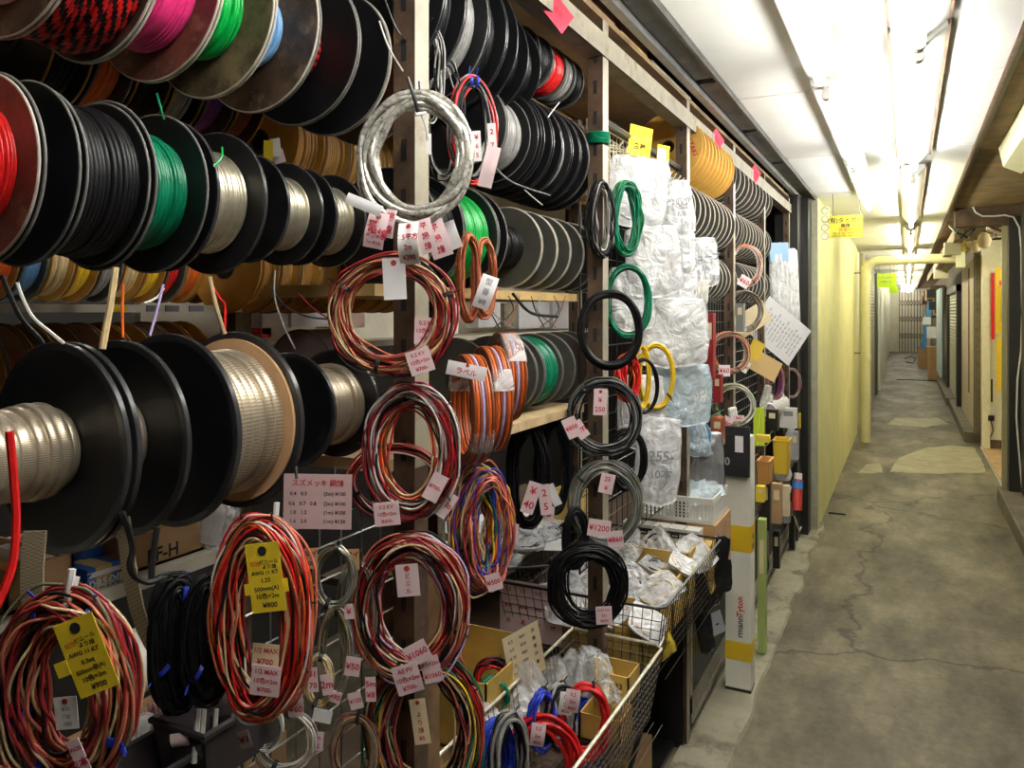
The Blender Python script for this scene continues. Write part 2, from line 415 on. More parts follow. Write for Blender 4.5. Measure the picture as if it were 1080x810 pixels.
# the near wall behind the camera and shop shell
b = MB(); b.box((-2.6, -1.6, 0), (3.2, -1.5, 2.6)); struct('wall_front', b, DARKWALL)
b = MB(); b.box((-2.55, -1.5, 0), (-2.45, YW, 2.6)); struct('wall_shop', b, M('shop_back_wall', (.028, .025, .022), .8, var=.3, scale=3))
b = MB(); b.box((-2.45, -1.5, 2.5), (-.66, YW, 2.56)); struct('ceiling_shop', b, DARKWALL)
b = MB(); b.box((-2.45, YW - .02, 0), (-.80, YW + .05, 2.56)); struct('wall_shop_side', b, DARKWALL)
# dark end frame of the shop front
b = MB(); b.box((-.80, 5.55, 0), (-.655, YW - .03, 2.33)); struct('trim_5', b, M('black_end_frame', (.015, .015, .014), .4))
b = MB(); b.box((-.655, 5.74, 0), (-.608, 5.88, 2.33)); struct('trim_6', b, M('black_end_channel', (.02, .02, .018), .4, .3))
# shutter box and rails over the shop front
b = MB(); b.box((-.665, -1.5, 2.40), (-.575, 5.9, 2.44)); b.box((-.582, -1.5, 2.33), (-.572, 5.9, 2.40)); 
for y in (.2, 1.1, 1.95, 2.8, 3.65, 4.5, 5.3): b.box((-.664, y, 2.355), (-.583, y + .79, 2.40))
struct('trim_7', b, GREYM)
b = MB(); b.box((-.69, -1.5, 2.33), (-.668, 5.9, 2.345), 0); b.box((-.668, -1.5, 2.33), (-.664, 5.9, 2.39), 0); b.box((-.70, -1.5, 2.36), (-.69, 5.9, 2.42), 0)
struct('trim_8', b, ALU)

# ---------------------------------------------------------------- right side
WX = .76
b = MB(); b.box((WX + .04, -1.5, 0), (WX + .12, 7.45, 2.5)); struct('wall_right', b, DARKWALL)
b = MB(); b.box((.72, 7.35, .12), (.80, 7.48, 2.3)); struct('trim_9', b, M('black_door_post', (.02, .018, .016), .35))
b = MB(); b.box((.685, 7.47, .1), (.72, 7.52, 2.28)); struct('trim_10', b, M('olive_door_edge', (.33, .31, .18), .4, .3))
b = MB(); b.box((.35, 7.38, 2.24), (3.2, 7.56, 2.395)); struct('trim_11', b, WOODD)
b = MB()
for y0, y1, x0 in ((-1.5, 7.52, .655), (10.7, 14.6, .60), (14.7, 19.5, .57)):
    z = .12
    b.box((x0, y0, 0), (WX + .06, y1, z)); b.tube([(x0 + .01, y0, z - .01), (x0 + .01, y1, z - .01)], .014, 8)
struct('trim_12', b, KERB)
b = MB(); b.box((.735, 7.55, 0), (.755, 10.35, .012)); struct('trim_13', b, ALU)
b = MB(); b.box((WX, 7.55, -.01), (3.2, 10.4, .006)); struct('floor_shop_right', b, WOODF)
b = MB(); b.box((WX + .02, 10.35, 0), (3.2, 10.45, 2.4)); b.box((2.2, 7.5, 0), (2.3, 10.4, 2.4)); struct('wall_shop_right', b, CREAMPIL)
b = MB(); b.box((WX + .02, 10.325, .006), (3.0, 10.352, .10)); struct('baseboard_right', b, WOODD)
b = MB(); b.box((.755, 10.30, 0), (.83, 10.5, 2.3)); struct('trim_14', b, CREAMPIL)
b = MB()
for i in range(26): b.box((.70, 10.55 + i * .0, .12), (.76, 10.60, 2.2)) if i == 0 else b.box((.698, 10.548, .14 + i * .08), (.76, 10.602, .17 + i * .08))
b.box((.70, 10.75, .12), (.76, 10.82, 2.25)); struct('trim_15', b, M('ribbed_dark_channel', (.16, .13, .08), .5, var=.3))
b = MB(); b.box((.715, 10.9, .12), (.76, 13.3, 2.2)); struct('door_4', b, M('worn_cream_door', (.52, .45, .33), .6, var=.15, dirt=(.25, .12, .06), dscale=5, dthr=.6))
b = MB(); b.box((.705, 11.7, .5), (.716, 11.8, 2.1)); struct('trim_16', b, M('rusty_pipe', (.22, .09, .05), .6))
b = MB(); b.box((.66, 13.5, .1), (.72, 13.8, 1.95)); b.box((.66, 13.5, 1.85), (.72, 17.0, 1.95)); b.box((.66, 16.8, .1), (.72, 17.0, 1.95)); struct('trim_17', b, DARKM)
shutter('door_5', .70, 13.8, 16.8, 1.86, M('brown_shutter_slats', (.40, .37, .26), .5, .2, var=.2), side=-1)
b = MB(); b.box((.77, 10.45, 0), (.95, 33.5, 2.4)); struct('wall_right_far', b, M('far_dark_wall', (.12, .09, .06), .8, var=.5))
# timber and cable clutter over the right side
b = MB()
b.box((.36, 7.7, 2.16), (.44, 10.2, 2.25)); b.box((.34, 10.3, 2.12), (.42, 17, 2.22)); b.box((.40, 7.8, 2.26), (.60, 12, 2.34)); struct('trim_18', b, M('old_timber', (.26, .19, .11), .8, var=.4, scale=7))
b = MB(); b.box((.30, 8.1, 2.06), (.43, 8.25, 2.17)); b.box((.33, 12.2, 2.0), (.5, 12.6, 2.16)); struct('trim_19', b, CREAMPIL)

# ---------------------------------------------------------------- fluorescent fittings
def fitting(x, y0, y1, z, label, vee=True, warm=False, w=.075, group=None, name='fluorescent_fitting'):
    t = thing(name, label, 'light fitting', (x, y0, z), group)
    Ly = y1 - y0
    b = MB()
    if vee:   # inverted V reflector hanging under the ceiling
        pr = [(-w, .052), (-w, .040), (-.022, -.004), (.022, -.004), (w, .040), (w, .052)]
    else:
        pr = [(-.045, .05), (-.045, -.0), (-.03, -.012), (.03, -.012), (.045, -.0), (.045, .05)]
    vs = [Vector((px_, yy, pz)) for yy in (0, Ly) for px_, pz in pr]; n = len(pr)
    b.add(vs, [(i, i + 1, n + i + 1, n + i) for i in range(n - 1)] + [(n - 1, 0, n, 2 * n - 1)] + [tuple(range(n - 1, -1, -1)), tuple(range(n, 2 * n))], 0, False)
    b.build('reflector', FIXW, t)
    if vee:
        for sx in (-1, 1):
            e = MB(); e.box((sx * w - .004, 0, .036), (sx * w + .004, Ly, .053)); e.build('edge_strip', BROWNT, t)
    for ya_, yb_ in ((.012, .05), (Ly - .05, Ly - .012)):
        h = MB(); h.lathe([(0, ya_), (.016, ya_), (.016, yb_), (0, yb_)], 12, (0, 0, -.034)); h.box((-.012, ya_ + .003, -.034), (.012, yb_ - .003, .0)); h.build('lamp_holder', WPLAST, t)
    tb = MB(); tb.lathe([(0, .05), (.0145, .05), (.0145, Ly - .05), (0, Ly - .05)], 12, (0, 0, -.034)); tb.build('tube', TUBEY if warm else TUBEM, t)
    return t
# centre row
ys = [(-.05, 1.15), (1.2, 2.4), (2.45, 4.45)]
for i, (a, c) in enumerate(ys):
    fitting(.028, a, c, 2.295, ['tube fitting in the middle of the ceiling over the first bay', 'tube fitting in the middle of the ceiling over the second bay',
            'long white reflector fitting in the middle of the ceiling ending before the bracket'][i], group='tube fittings along the middle of the ceiling')
yy = 4.75; k = 0
while yy < 32:
    fitting(.028, yy, yy + 2.6, 2.285, 'white fluorescent fitting along the passage ceiling, %s one beyond the bracket' % ORD[k], warm=(k < 6), w=.062, group='tube fittings along the middle of the ceiling')
    yy += 3.25; k += 1
# left row, close to the shelves
for i, (a, c) in enumerate([(0.1, 1.3), (1.4, 2.6), (2.7, 4.1), (4.2, 5.9)]):
    fitting(-.235, a, c, 2.28, ['tube fitting beside the shelves above the large wire spools', 'tube fitting beside the shelves above the silver cable coil',
            'tube fitting beside the shelves above the plastic bags', 'tube fitting beside the shelves ending next to the yellow hanging sign'][i], vee=False, group='tube fittings beside the shelves')
# angled fitting of the right side
t = thing('angled_fitting', 'yellowish sloping lamp housing above the door on the passage side opposite the shelves', 'light fitting', (.45, -.6, 2.3))
b = MB(); vs = []
for y in (0, 5.35): vs += [Vector((-.03, y, .088)), Vector((-.01, y, -.01)), Vector((.07, y, -.05)), Vector((.12, y, .088))]
b.add(vs, [(0, 1, 5, 4), (1, 2, 6, 5), (2, 3, 7, 6), (3, 0, 4, 7), (3, 2, 1, 0), (4, 5, 6, 7)], 0, False); b.build('housing', M('cream_lamp_housing', (.74, .72, .42), .45, var=.06), t)
b = MB(); b.box((-.031, 3.9, -.02), (.075, 3.915, .085)); b.build('seam', BROWNT, t)
# shop interior lamps (behind the racks and in the right-hand shop)
for nm, loc, lab, ln in (('interior_fitting', (-1.9, .9, 2.42), 'tube fitting inside the shop behind the racks of spools', 1.2), ('interior_fitting', (-1.9, 2.5, 2.42), 'tube fitting inside the shop behind the hanging bags', 1.2),
                         ('interior_fitting', (1.15, 7.9, 2.32), 'bright tube fitting inside the lit shop across the passage', 2.2)):
    fitting(loc[0], loc[1], loc[1] + ln, loc[2], lab, vee=False, warm=loc[0] > 0, name=nm)

# ---------------------------------------------------------------- passage details
# pipe with an elbow
t = thing('drain_pipe', 'cream painted pipe rising beside the plaster wall and crossing under the ceiling', 'pipe', (-.44, 10.2, 0))
b = MB(); pts = [(0, 0, 0), (0, 0, 2.0)] + [(.14 - .14 * math.cos(a), 0, 2.0 + .14 * math.sin(a)) for a in [PI / 2 * i / 8 for i in range(1, 9)]] + [(1.0, 0, 2.15)]
b.tube(pts, .055, 16); b.build('pipe_run', M('cream_pipe', (.66, .62, .36), .4, var=.06), t)
for z in (1.0, 1.95):
    b = MB(); b.lathe([(.055, -.03), (.062, -.03), (.062, .03), (.055, .03)], 16, (0, 0, z), axis='Z', closed=True); b.build('collar', M('cream_pipe', (.7, .66, .4)), t)
b = MB(); b.tube([(-.125, 0, 1.05), (0, 0, 1.05)], .006, 5); b.tube([(-.125, 0, 2.0), (0, 0, 2.0)], .006, 5); b.build('wall_bracket', GREYM, t)
b = MB(); b.tube([(-.535, 11.3, 0), (-.535, 11.3, 2.3)], .03, 12); one('thin_pipe', b, M('cream_pipe', (.7, .66, .4)), 'thinner cream pipe standing behind the elbowed pipe', 'pipe', (-.535, 11.3, 0))

def hang_sign(name, px0, py0, px1, py1, Y, mat, lines, label, chain=True):
    a = PY(px0, py0, Y); c = PY(px1, py1, Y); wv = c.x - a.x; hv = a.z - c.z
    ctr = (a + c) / 2
    t = thing(name, label, 'sign', (ctr.x, Y, ctr.z))
    b = MB(); b.box((-wv / 2, -.003, -hv / 2), (wv / 2, .003, hv / 2)); bd = b.build('board', mat, t)
    o, R = frame((0, -.0035, 0), 0)
    fn = lambda x, y: (o + R @ Vector((x, y, 0)), R @ Vector((0, 0, 1)))
    mats = []; tb = MB()
    for s_, u, v, sz, c_ in lines:
        if c_ not in mats: mats.append(c_)
        put_text(tb, s_, fn, u * wv, v * hv, sz * hv, mats.index(c_))
    if lines: tb.build('lettering', mats, t, sharp=0)
    b = MB()
    for sx in (-.4, .4): b.tube([(sx * wv, 0, hv / 2), (sx * wv, 0, 2.35 - ctr.z)], .002, 4)
    b.build('hanging_wire', GREYM, t)
    return t
hang_sign('yellow_shop_sign', 875, 228, 910, 250, 5.80, M('sign_yellow', (.6, .52, .03), .5), [('(有)タイガー', -.02, .27, .26, INKB), ('無線', -.02, .04, .19, INKB), ('営業中', -.02, -.15, .19, INKO),
          ('TEL 03 3251 1413', -.1, -.30, .11, INKB), ('FAX 03 3251 1413', -.1, -.41, .11, INKB)], 'yellow sign with Japanese lettering hanging by the plaster wall')
hang_sign('lime_sign', 925, 289, 945, 303, 13.5, LIME, [('トイレは奥へ', 0, .2, .2, INKG), ('お静かに', 0, -.1, .2, INKG)], 'small lime green sign hanging far down the passage')
hang_sign('lime_slip', 938, 302, 947, 309, 13.6, LIME, [], 'narrow lime green slip just below the lime sign')
hang_sign('white_passage_sign', 950, 300, 963, 308, 26, WHITEP, [('CAUTION', 0, 0, .4, INKG)], 'small white sign hanging in front of the folding gate')
# rings hung beside the yellow sign
for i, z in enumerate((2.28, 2.235, 2.19, 2.145)):
    p = PY(870.5, 222 + i * 9, 5.82); b = MB()
    b.tube([(p.x + .022 * math.cos(a), p.y, p.z + .022 * math.sin(a)) for a in [2 * PI * k / 16 for k in range(16)]], .008, 6, True)
    one('plastic_ring', b, M('pale_ring', (.75, .72, .5), .3), 'pale plastic ring beside the yellow hanging sign, %s from the ceiling' % ORD[i], 'ring', p, 'plastic rings beside the yellow sign')
# folding gate
t = thing('folding_gate', 'dark brown folding lattice gate closing the far end of the passage', 'gate', (-.28, 33.0, 0))
GATE = M('dark_brown_gate', (.09, .04, .03), .5)
for i in range(9):
    b = MB(); b.box((i * .1, 0, 0), (i * .1 + .022, .03, 2.3)); b.build('upright_bar', GATE, t)
b = MB()
for zc in (.62, 1.25, 1.85):
    for i in range(8):
        b.tube([(i * .1 + .01, 0, zc - .12), (i * .1 + .11, 0, zc + .12)], .010, 4); b.tube([(i * .1 + .01, 0, zc + .12), (i * .1 + .11, 0, zc - .12)], .010, 4)
b.build('lattice', GATE, t)
# far clutter: boxes, blue poster, drape, banners
def carton(name, lo, hi, mat, label, open_=False, group=None, inside=None, cat='box'):
    lo = Vector(lo); hi = Vector(hi); base = Vector(((lo.x + hi.x) / 2, (lo.y + hi.y) / 2, lo.z))
    t = thing(name, label, cat, base, group); l = lo - base; h = hi - base; k = .004
    if not open_:
        b = MB(); b.box(l, h); b.build('body', mat, t)
        b = MB(); b.box((l.x - .0005, -.012, l.z - .0), (h.x + .0005, .012, h.z + .0006)); b.build('tape', M('brown_tape', (.5, .33, .12), .3), t)
    else:
        b = MB(); b.box(l, (h.x, h.y, l.z + k)); b.box(l, (l.x + k, h.y, h.z)); b.box((h.x - k, l.y, l.z), h); b.box((l.x, l.y, l.z), (h.x, l.y + k, h.z)); b.box((l.x, h.y - k, l.z), h)
        b.build('body', mat, t)
    return t
for i, (px0, px1, py0, py1, Y) in enumerate([(968, 980, 366, 382, 24), (979, 990, 366, 400, 19.8)]):
    a = PY(px0, py0, Y); c = PY(px1, py1, Y)
    carton('cardboard_box', (a.x, Y, 0), (c.x, Y + .5, a.z), CARD, ['small orange brown box at the foot of the blue poster', 'taller brown carton standing at the passage side near the dark shutter'][i])
p0 = PY(969, 368, 22); p1 = PY(984, 318, 22)
b = MB()
def fnp(u, v): return Vector((p0.x + (p1.x - p0.x) * (.1 + .55 * v + .38 * u), 22, p0.z + (p1.z - p0.z) * v)), Vector((0, -1, 0))
b.sheet(fnp, 4, 8, thick=.004); one('blue_poster', b, M('pale_blue_cloth', (.10, .35, .72), .7), 'light blue slanting cloth hanging at the passage side before the gate', 'cloth', p0)
for i, (px, py, s_, mt) in enumerate([(985, 350, .14, WHITEP), (983, 309, .10, BLACKM), (985, 322, .1, BLACKM), (978, 338, .09, WHITEP)]):
    p = PY(px, py, 19.6); b = MB(); b.box((p.x - s_, p.y, p.z - s_), (p.x + s_ * .8, p.y + .05, p.z + s_ * .8)); one('notice_card', b, mt, ['white notice card above the taller brown carton', 'black card highest above the taller carton',
        'black card below the highest one near the gate', 'small white card beside the blue cloth'][i], 'card', p)
b = MB()
def fnd(u, v): return Vector((.60 + .03 * math.sin(v * 30), 17.3 + 2.2 * v, .25 + 1.75 * u)), Vector((-1, 0, 0))
b.sheet(fnd, 4, 30, thick=.01); one('grey_blue_drape', b, M('grey_blue_cloth', (.42, .5, .52), .8), 'grey blue drape hanging between the dark shutter and the notices', 'drape', (.6, 17.3, .25))
random.seed(5)
for i in range(9):
    y = 19.8 + i * 1.3; z = 2.0 - .06 * (i % 3); b = MB(); b.box((.45 - .05 * (i % 2), y, z - .1), (.74, y + .9, z + .12)); b.box((.55, y + .1, z - .5), (.74, y + .6, z - .1))
    one('overhead_crate', b, [WOODD, CARD, DARKM][i % 3], '%s dark crate stacked high along the far passage side, counting towards the gate' % ORD[i], 'crate', (.6, y, z - .1), 'crates high along the far passage side')
# inside the lit shop
for i, (px0, px1, py0, py1, mt, nm, lb) in enumerate([(1045.5, 1049, 288, 358, RED, 'red_banner', 'narrow red banner hanging in the lit shop doorway'), (1050, 1057, 282, 352, YELLOW, 'yellow_banner', 'bright yellow banner hanging in the lit shop doorway'),
        (1051, 1056, 356, 412, YELLOW, 'yellow_packet', 'yellow packet hanging low in the lit shop doorway'), (1045, 1047, 400, 424, BLACKM, 'black_strap', 'short black strap on the lit shop wall below the red banner'),
        (1054, 1058, 296, 301, PINK, 'pink_card', 'tiny pink card on the yellow banner'), (1056, 1059, 305, 340, DARKM, 'dark_rail', 'dark rail beside the yellow banner')]):
    Y = 10.25 - .02 * i; a = PY(px0, py0, Y); c = PY(px1, py1, Y); b = MB(); b.box((a.x, Y, c.z), (c.x, Y + .015, a.z)); one(nm, b, mt, lb, 'banner', (a.x, Y, c.z))
t = thing('wall_outlet', 'white wall outlet with a black plug and cord in the lit shop', 'outlet', PY(1045, 434, 10.34))
b = MB(); b.box((-.05, -.012, -.05), (.05, 0, .06)); b.build('plate', WPLAST, t); b = MB(); b.box((-.03, -.05, -.10), (.03, -.012, -.04)); b.build('plug', BLACKM, t)
b = MB(); b.tube([(0, -.03, -.1), (.02, -.03, -.2), (-.02, -.03, -.33)], .006, 5); b.build('cord', BLACKM, t)
# lamps and globes in the doorway top
for i, (px, py, Y, r) in enumerate([(1029, 260, 8.9, .05), (1024, 256, 9.3, .04), (1038, 254, 8.6, .06), (1020, 252, 9.8, .05)]):
    p = PY(px, py, Y); b = MB(); b.lathe([(.0, -r * 1.3), (r * .7, -r), (r, 0), (r * .7, r), (.3 * r, r * 1.3), (0, r * 1.3)], 14, p, axis='Z')
    one('paper_roll', b, CREAMP, 'cream roll stored over the doorway opposite the shelves, %s from the pillar' % ORD[i], 'roll', p, 'cream rolls over the doorway')
hang_sign('door_card', 1008, 247, 1018, 282, 8.9, M('cream_card_sign', (.8, .78, .5), .6), [('売', 0, .1, .35, YELLOW)], 'cream card with a yellow mark hanging at the corner of the doorway')
# white cord on the black post and cables in the corner
b = MB(); pts = [PY(px, py, 7.33) for px, py in [(1027, 218), (1032, 214), (1040, 212), (1050, 211), (1055, 209)]]; b.tube(pts, .006, 5)
pts = [PY(px, py, 7.33) for px, py in [(1026, 218), (1029, 224), (1036, 228), (1048, 228), (1060, 227), (1069, 229), (1075, 240), (1077, 262), (1078, 330), (1077, 370), (1073, 400), (1072, 440), (1075, 480), (1078, 515)]]; b.tube(pts, .007, 5)
one('white_cable', b, WPLAST, 'white cord looping over the lintel and down the black door post', 'cable', pts[-1])
random.seed(11)
for i in range(7):
    b = MB(); q = []; x0 = .42 + .05 * i; y0 = 7.6 + .25 * i
    for k in range(9): q.append((x0 - .1 + .05 * k * random.uniform(.6, 1.2), y0 - .2 * math.sin(k), 2.27 - .12 * math.sin(k * .7 + i) + .02 * i))
    b.tube(q, random.uniform(.006, .012), 5); one('loose_cable', b, [BLACKM, DARKM, BLACKM, CREAMP, BLACKM, WOODD, DARKM][i], '%s of the tangled cables in the dark corner above the doorway' % ORD[i], 'cable', q[0], 'tangled cables above the doorway')
# dark bits lying on the floor
b = MB(); p = PZ(883, 542, .0); b.box((p.x - .06, p.y - .02, 0), (p.x + .06, p.y + .03, .012)); one('dark_scrap', b, DARKM, 'small dark scrap lying at the foot of the plaster wall', 'scrap', p)
b = MB(); q = [PZ(955, 378, .01), PZ(960, 376, .01), PZ(966, 378, .01), PZ(962, 383, .01), PZ(956, 382, .01)]; b.tube(q, .02, 5); one('floor_hose', b, DARKM, 'dark looped hose lying on the floor before the gate', 'hose', q[0])
b = MB(); p = PZ(964, 401, 0); b.box((p.x - .35, p.y - .1, 0), (p.x + .5, p.y + .1, .02)); one('floor_mat', b, DARKM, 'dark bar across the floor by the taller brown carton', 'bar', p)
# ================================================================ the shop front
# ---------------------------------------------------------------- rack frame
def post(px, L, label, z0=.0, z1=2.30, w=.04, group='steel posts of the rack'):
    y = yR(px, L); t = thing('rack_post', label, 'post', (-L - w / 2, y, z0), group)
    b = MB()
    h = z1 - z0
    b.box((-w / 2, -.004, 0), (w / 2, 0, h)); b.box((w / 2 - .004, 0, 0), (w / 2, w * .9, h))
    for i in range(int(h / .08)): b.box((-w * .12, -.0052, .03 + i * .08), (w * .12, -.004, .065 + i * .08), 1)
    b.build('rusty_web', [RUST, HOLE], t)
    c = MB(); c.box((w / 2, -.004, 1.30 if px == 438.5 else .75 if px == 636 else 0), (w / 2 + .0015, w * .9, h)); c.build('painted_flange', CREAMM, t)
    return t
XP = []
for i, (px, lb) in enumerate([(438.5, 'steel post of the rack behind the silver cable coil'), (636, 'steel post of the rack with green cord tied round it'), (724.5, 'steel post of the rack beside the yellow reels'),
        (773.5, 'thin steel post between the two stacks of grey reels'), (806, 'thin steel post beyond the last reels'), (832, 'last steel post of the rack before the black end frame')]):
    post(px, .70, 'cream edged ' + lb, w=.04 if i < 4 else .035); XP.append(yR(px, .70))
for i, (px, lb) in enumerate([(250, 'dark rear post behind the large black spools'), (462, 'dark rear post behind the second bay'), (610, 'dark rear post behind the narrow black reels')]):
    post(px, 1.15, lb, group='rear posts of the rack')
b = MB(); b.box((-.745, -1.4, 2.205), (-.695, 5.6, 2.24)); b.box((-.70, -1.4, 2.205), (-.694, 5.6, 2.262))
random.seed(2)
one('top_rail', b, CREAMM, 'long cream steel rail running along the top of the whole rack', 'rail', (-.7, -1.4, 2.2))
b = MB(); b.box((-1.16, -1.4, 2.305), (-.705, 5.5, 2.32)); one('top_shelf', b, PLY, 'brown top shelf board above the rack', 'shelf', (-.9, -1.4, 2.25))
b = MB(); b.box((-1.2, -1.4, 1.95), (-1.18, 5.5, 2.5)); one('back_board', b, PLY, 'brown board closing the top of the rack behind the reels', 'board', (-1.2, -1.4, 1.95))
for i, (y0, y1, h, m) in enumerate([(-.2, 1.2, .1, TAUPE), (1.22, 2.05, .11, TAUPE), (2.1, 2.35, .09, CARD), (2.4, 2.9, .04, WPLAST)]):
    b = MB(); b.box((-.86, y0, 2.322), (-.715, y1, 2.30 + h)); one('plank', b, m, ['brown plank lying on the top shelf over the big spools', 'brown plank lying on the top shelf over the red spool', 'crumpled tan packet on the top shelf',
        'pale strip lying on the top shelf over the yellow reels'][i], 'plank', (-.78, y0, 2.27))
# cross rails at the rear and the rods that carry the reels
for i, z in enumerate((2.0,)):
    for k, y in enumerate(XP[1:4]):
        b = MB(); b.box((-1.15, y - .01, z - .02), (-.74, y + .01, z + .02)); one('cross_bar', b, RUST, 'brown cross bar from %s' % ['the green corded post to the back', 'the post beside the yellow reels to the back', 'the thin post between the grey reels to the back'][k], 'bar', (-.9, y, z), 'cross bars of the rack')
b = MB(); b.box((-1.10, -1.3, 1.548), (-1.085, 1.1, 1.560)); b.box((-1.30, -1.3, 1.548), (-1.10, 1.1, 1.556))
one('cream_shelf', b, SHELFW, 'cream painted shelf behind the black spools with a yellow label on its edge', 'shelf', (-1.1, -1.3, 1.55))
for i, (px0, px1, c_) in enumerate([(116, 134, YELP), (155, 168, INKG), (175, 189, INKG), (200, 215, INKG)]):
    a = P(px0, 325, 1.083); c = P(px1, 325, 1.083); b = MB(); b.box((-1.0855, a.y, 1.549), (-1.083, c.y, 1.559)); one('shelf_label', b, c_, ['yellow label on the edge of the cream shelf', 'dark label on the cream shelf, next to the yellow one',
        'dark label in the middle of the cream shelf edge', 'dark label on the cream shelf edge nearest the rear post'][i], 'label', a)

# ---------------------------------------------------------------- spools and reels
def spool(y0, y1, R, wires, label, L=.85, z=1.95, rw=None, fl=BLACKF, rim=RIMG, t=.0045, name='wire_spool', group=None, pitch=.004, mode='turns', fl0=None, seg=56, rimw=.0022, liner=None, tail=None, core=.028, cat='spool'):
    """two flanges and the wound wire, on a rod along Y; y0 / y1 outer faces"""
    ww = y1 - y0; th = thing(name, label, cat, (-L, y0, z), group)
    def flange(ya, yb, m, lab=None):
        b = MB(); k = rimw
        pr = [(core * .55, ya), (core * .8, ya), (R - k, ya), (R - .0008, ya), (R, ya + .0008), (R, yb - .0008), (R - .0008, yb), (R - k, yb), (core * .55, yb)]
        b.lathe(pr, seg, mis=[0, 0, 1, 1, 1, 1, 1, 0, 0], closed=True)
        o = b.build('flange', [m, rim], th)
        return o
    flange(0, t, fl0 or fl); flange(ww - t, ww, fl)
    if liner:
        b = MB(); b.lathe([(core, ww - t - .004), (R - .010, ww - t - .004), (R - .010, ww - t), (core, ww - t)], seg, closed=True); b.build('card_liner', liner, th)
    b = MB(); b.lathe([(core * .55, -.002), (core * .85, -.002), (core * .85, ww + .002), (core * .55, ww + .002)], 20, closed=True); b.build('core', HOLE, th)
    rw = rw or R * .7
    if not isinstance(wires, (list, tuple)): wires = [wires]
    a, c = t, ww - t - (.004 if liner else 0)
    n = max(2, int((c - a) / pitch)); p = (c - a) / n
    rnd = random.Random(hash((round(y0, 3), round(R, 3))) & 1023)
    prof = [(core * .9, a)]
    for i in range(n):
        r0 = rw + .0025 * math.sin(i * .9 + rnd.random()) - (.004 if rnd.random() < .12 else 0)
        for q in (.02, .22, .5, .78, .98): prof.append((r0 + p * .5 * math.sqrt(max(0, 1 - (2 * q - 1) ** 2)) * (1 if mode != 'braid' else .5), a + p * (i + q)))
    prof.append((core * .9, c))
    b = MB(); sg = seg if mode == 'turns' else 260
    off = [rnd.randrange(8) for _ in range(n + 2)]
    if mode == 'twist': fm = lambda k, i: 0 if ((k + off[min(n, i // 5)] * 3 + (i % 5) * 2) // 5) % 2 else 1
    elif mode == 'braid': fm = lambda k, i: 1 if (k % 2 == 0 and i % 5 in (1, 2, 3)) else 0
    else: fm = None
    b.lathe(prof, sg, facemi=fm); b.build('wound_wire', wires if mode != 'turns' else wires[:1], th, sharp=60)
    if tail:
        m, pts, r = tail; q = MB(); q.tube(pts, r, 5); q2 = [Vector(p_) for p_ in pts]
        q = MB(); q.tube([v - Vector((-L, y0, z)) for v in q2], r, 5); q.build('loose_end', m, th)
    return th
# row A: brown and black flanged spools in the top row, z 1.955, radius .117
RA = .117; LA = .85
fa = [yR(px, LA - RA) for px in (88, 172, 236, 291, 337.5, 379.5, 412, 446)]
rowA = [(.06, fa[0], BROWNF, RIMW, WHITEW, .08, 'dark brown flanged spool nearest the camera in the top row', 'turns'),
        (fa[0] + .002, fa[1], DARKBR, RIMW, [RED, BLACKW], .104, 'spool of red and black twisted wire in the top row', 'twist'),
        (fa[1] + .002, fa[2], DARKBR, RIMW, PINK, .078, 'spool of bright pink wire with reddish brown flange', 'turns'),
        (fa[2] + .002, fa[3], OLIVEF, RIMW, GREEN, .064, 'spool of bright green wire with mottled brown flange', 'turns'),
        (fa[3] + .002, fa[4], BROWNF, RIMW, SKY, .052, 'spool of light blue wire with mottled brown flange', 'turns'),
        (fa[4] + .002, fa[5], BLACKF, RIMG, [RED, BLACKW], .046, 'spool of red and black twisted wire with black flange', 'twist'),
        (fa[5] + .002, fa[6], BLACKF, RIMG, BLACKW, .04, 'black flanged spool of black wire before the last one in the top row', 'turns'),
        (fa[6] + .002, fa[7], DARKBR, RIMW, RED, .044, 'last spool of the first bay top row with a sliver of red wire', 'turns')]
for y0, y1, f_, r_, w_, rw_, lb, md in rowA:
    spool(y0, y1, RA, w_, lb, LA, 1.957, rw_, REDBR if 'pink' in lb else f_, r_, .003, pitch=.0042 if md == 'turns' else .0075, mode=md, group='spools in the top row', fl0=f_)
# row B: z 1.697
rowB = [(44, .098, REDBR, RIMW, RED, .062, 'spool of red wire with rust brown flange at the picture edge', .0032),
        (87, .100, BLACKF, RIMG, BLACKW, .05, 'black spool beside the rust brown one in the second row', .004),
        (160, .096, BLACKF, RIMG, BLACKW, .082, 'spool full of glossy black cable in the second row', .0058),
        (221, .100, BLACKF, RIMG, DGREEN, .068, 'spool of dark green wire in the second row', .0034),
        (283, .097, BLACKF, RIMB, SILVER, .066, 'largest of the three silver wire spools in the second row', .0028),
        (342, .078, BLACKF, RIMB, SILVER, .052, 'middle of the three silver wire spools in the second row', .0028),
        (387, .076, BLACKF, RIMB, SILVER, .052, 'silver wire spool next to the silver cable coil', .0028)]
pv = .22
for px, R, f_, r_, w_, rw_, lb, pt in rowB:
    y1 = yR(px, .85 - R); y0 = pv if px != 387 else pv
    if px == 44: y1 = yR(px, .85 - R); y0 = y1 - .085
    if px == 221: y0 = yR(165, .85 - R)
    if px == 283: y0 = y1 - .085
    if px == 342: y0 = y1 - .075
    if px == 387: y0 = y1 - .075
    if px == 87: y0 = pv
    if px == 160: y0 = yR(92, .85 - R)
    spool(y0, y1, R, w_, lb, .85, 1.697, rw_, f_, r_, .003 if r_ is not RIMB else .005, pitch=pt, group='spools in the second row'); pv = y1 + .002
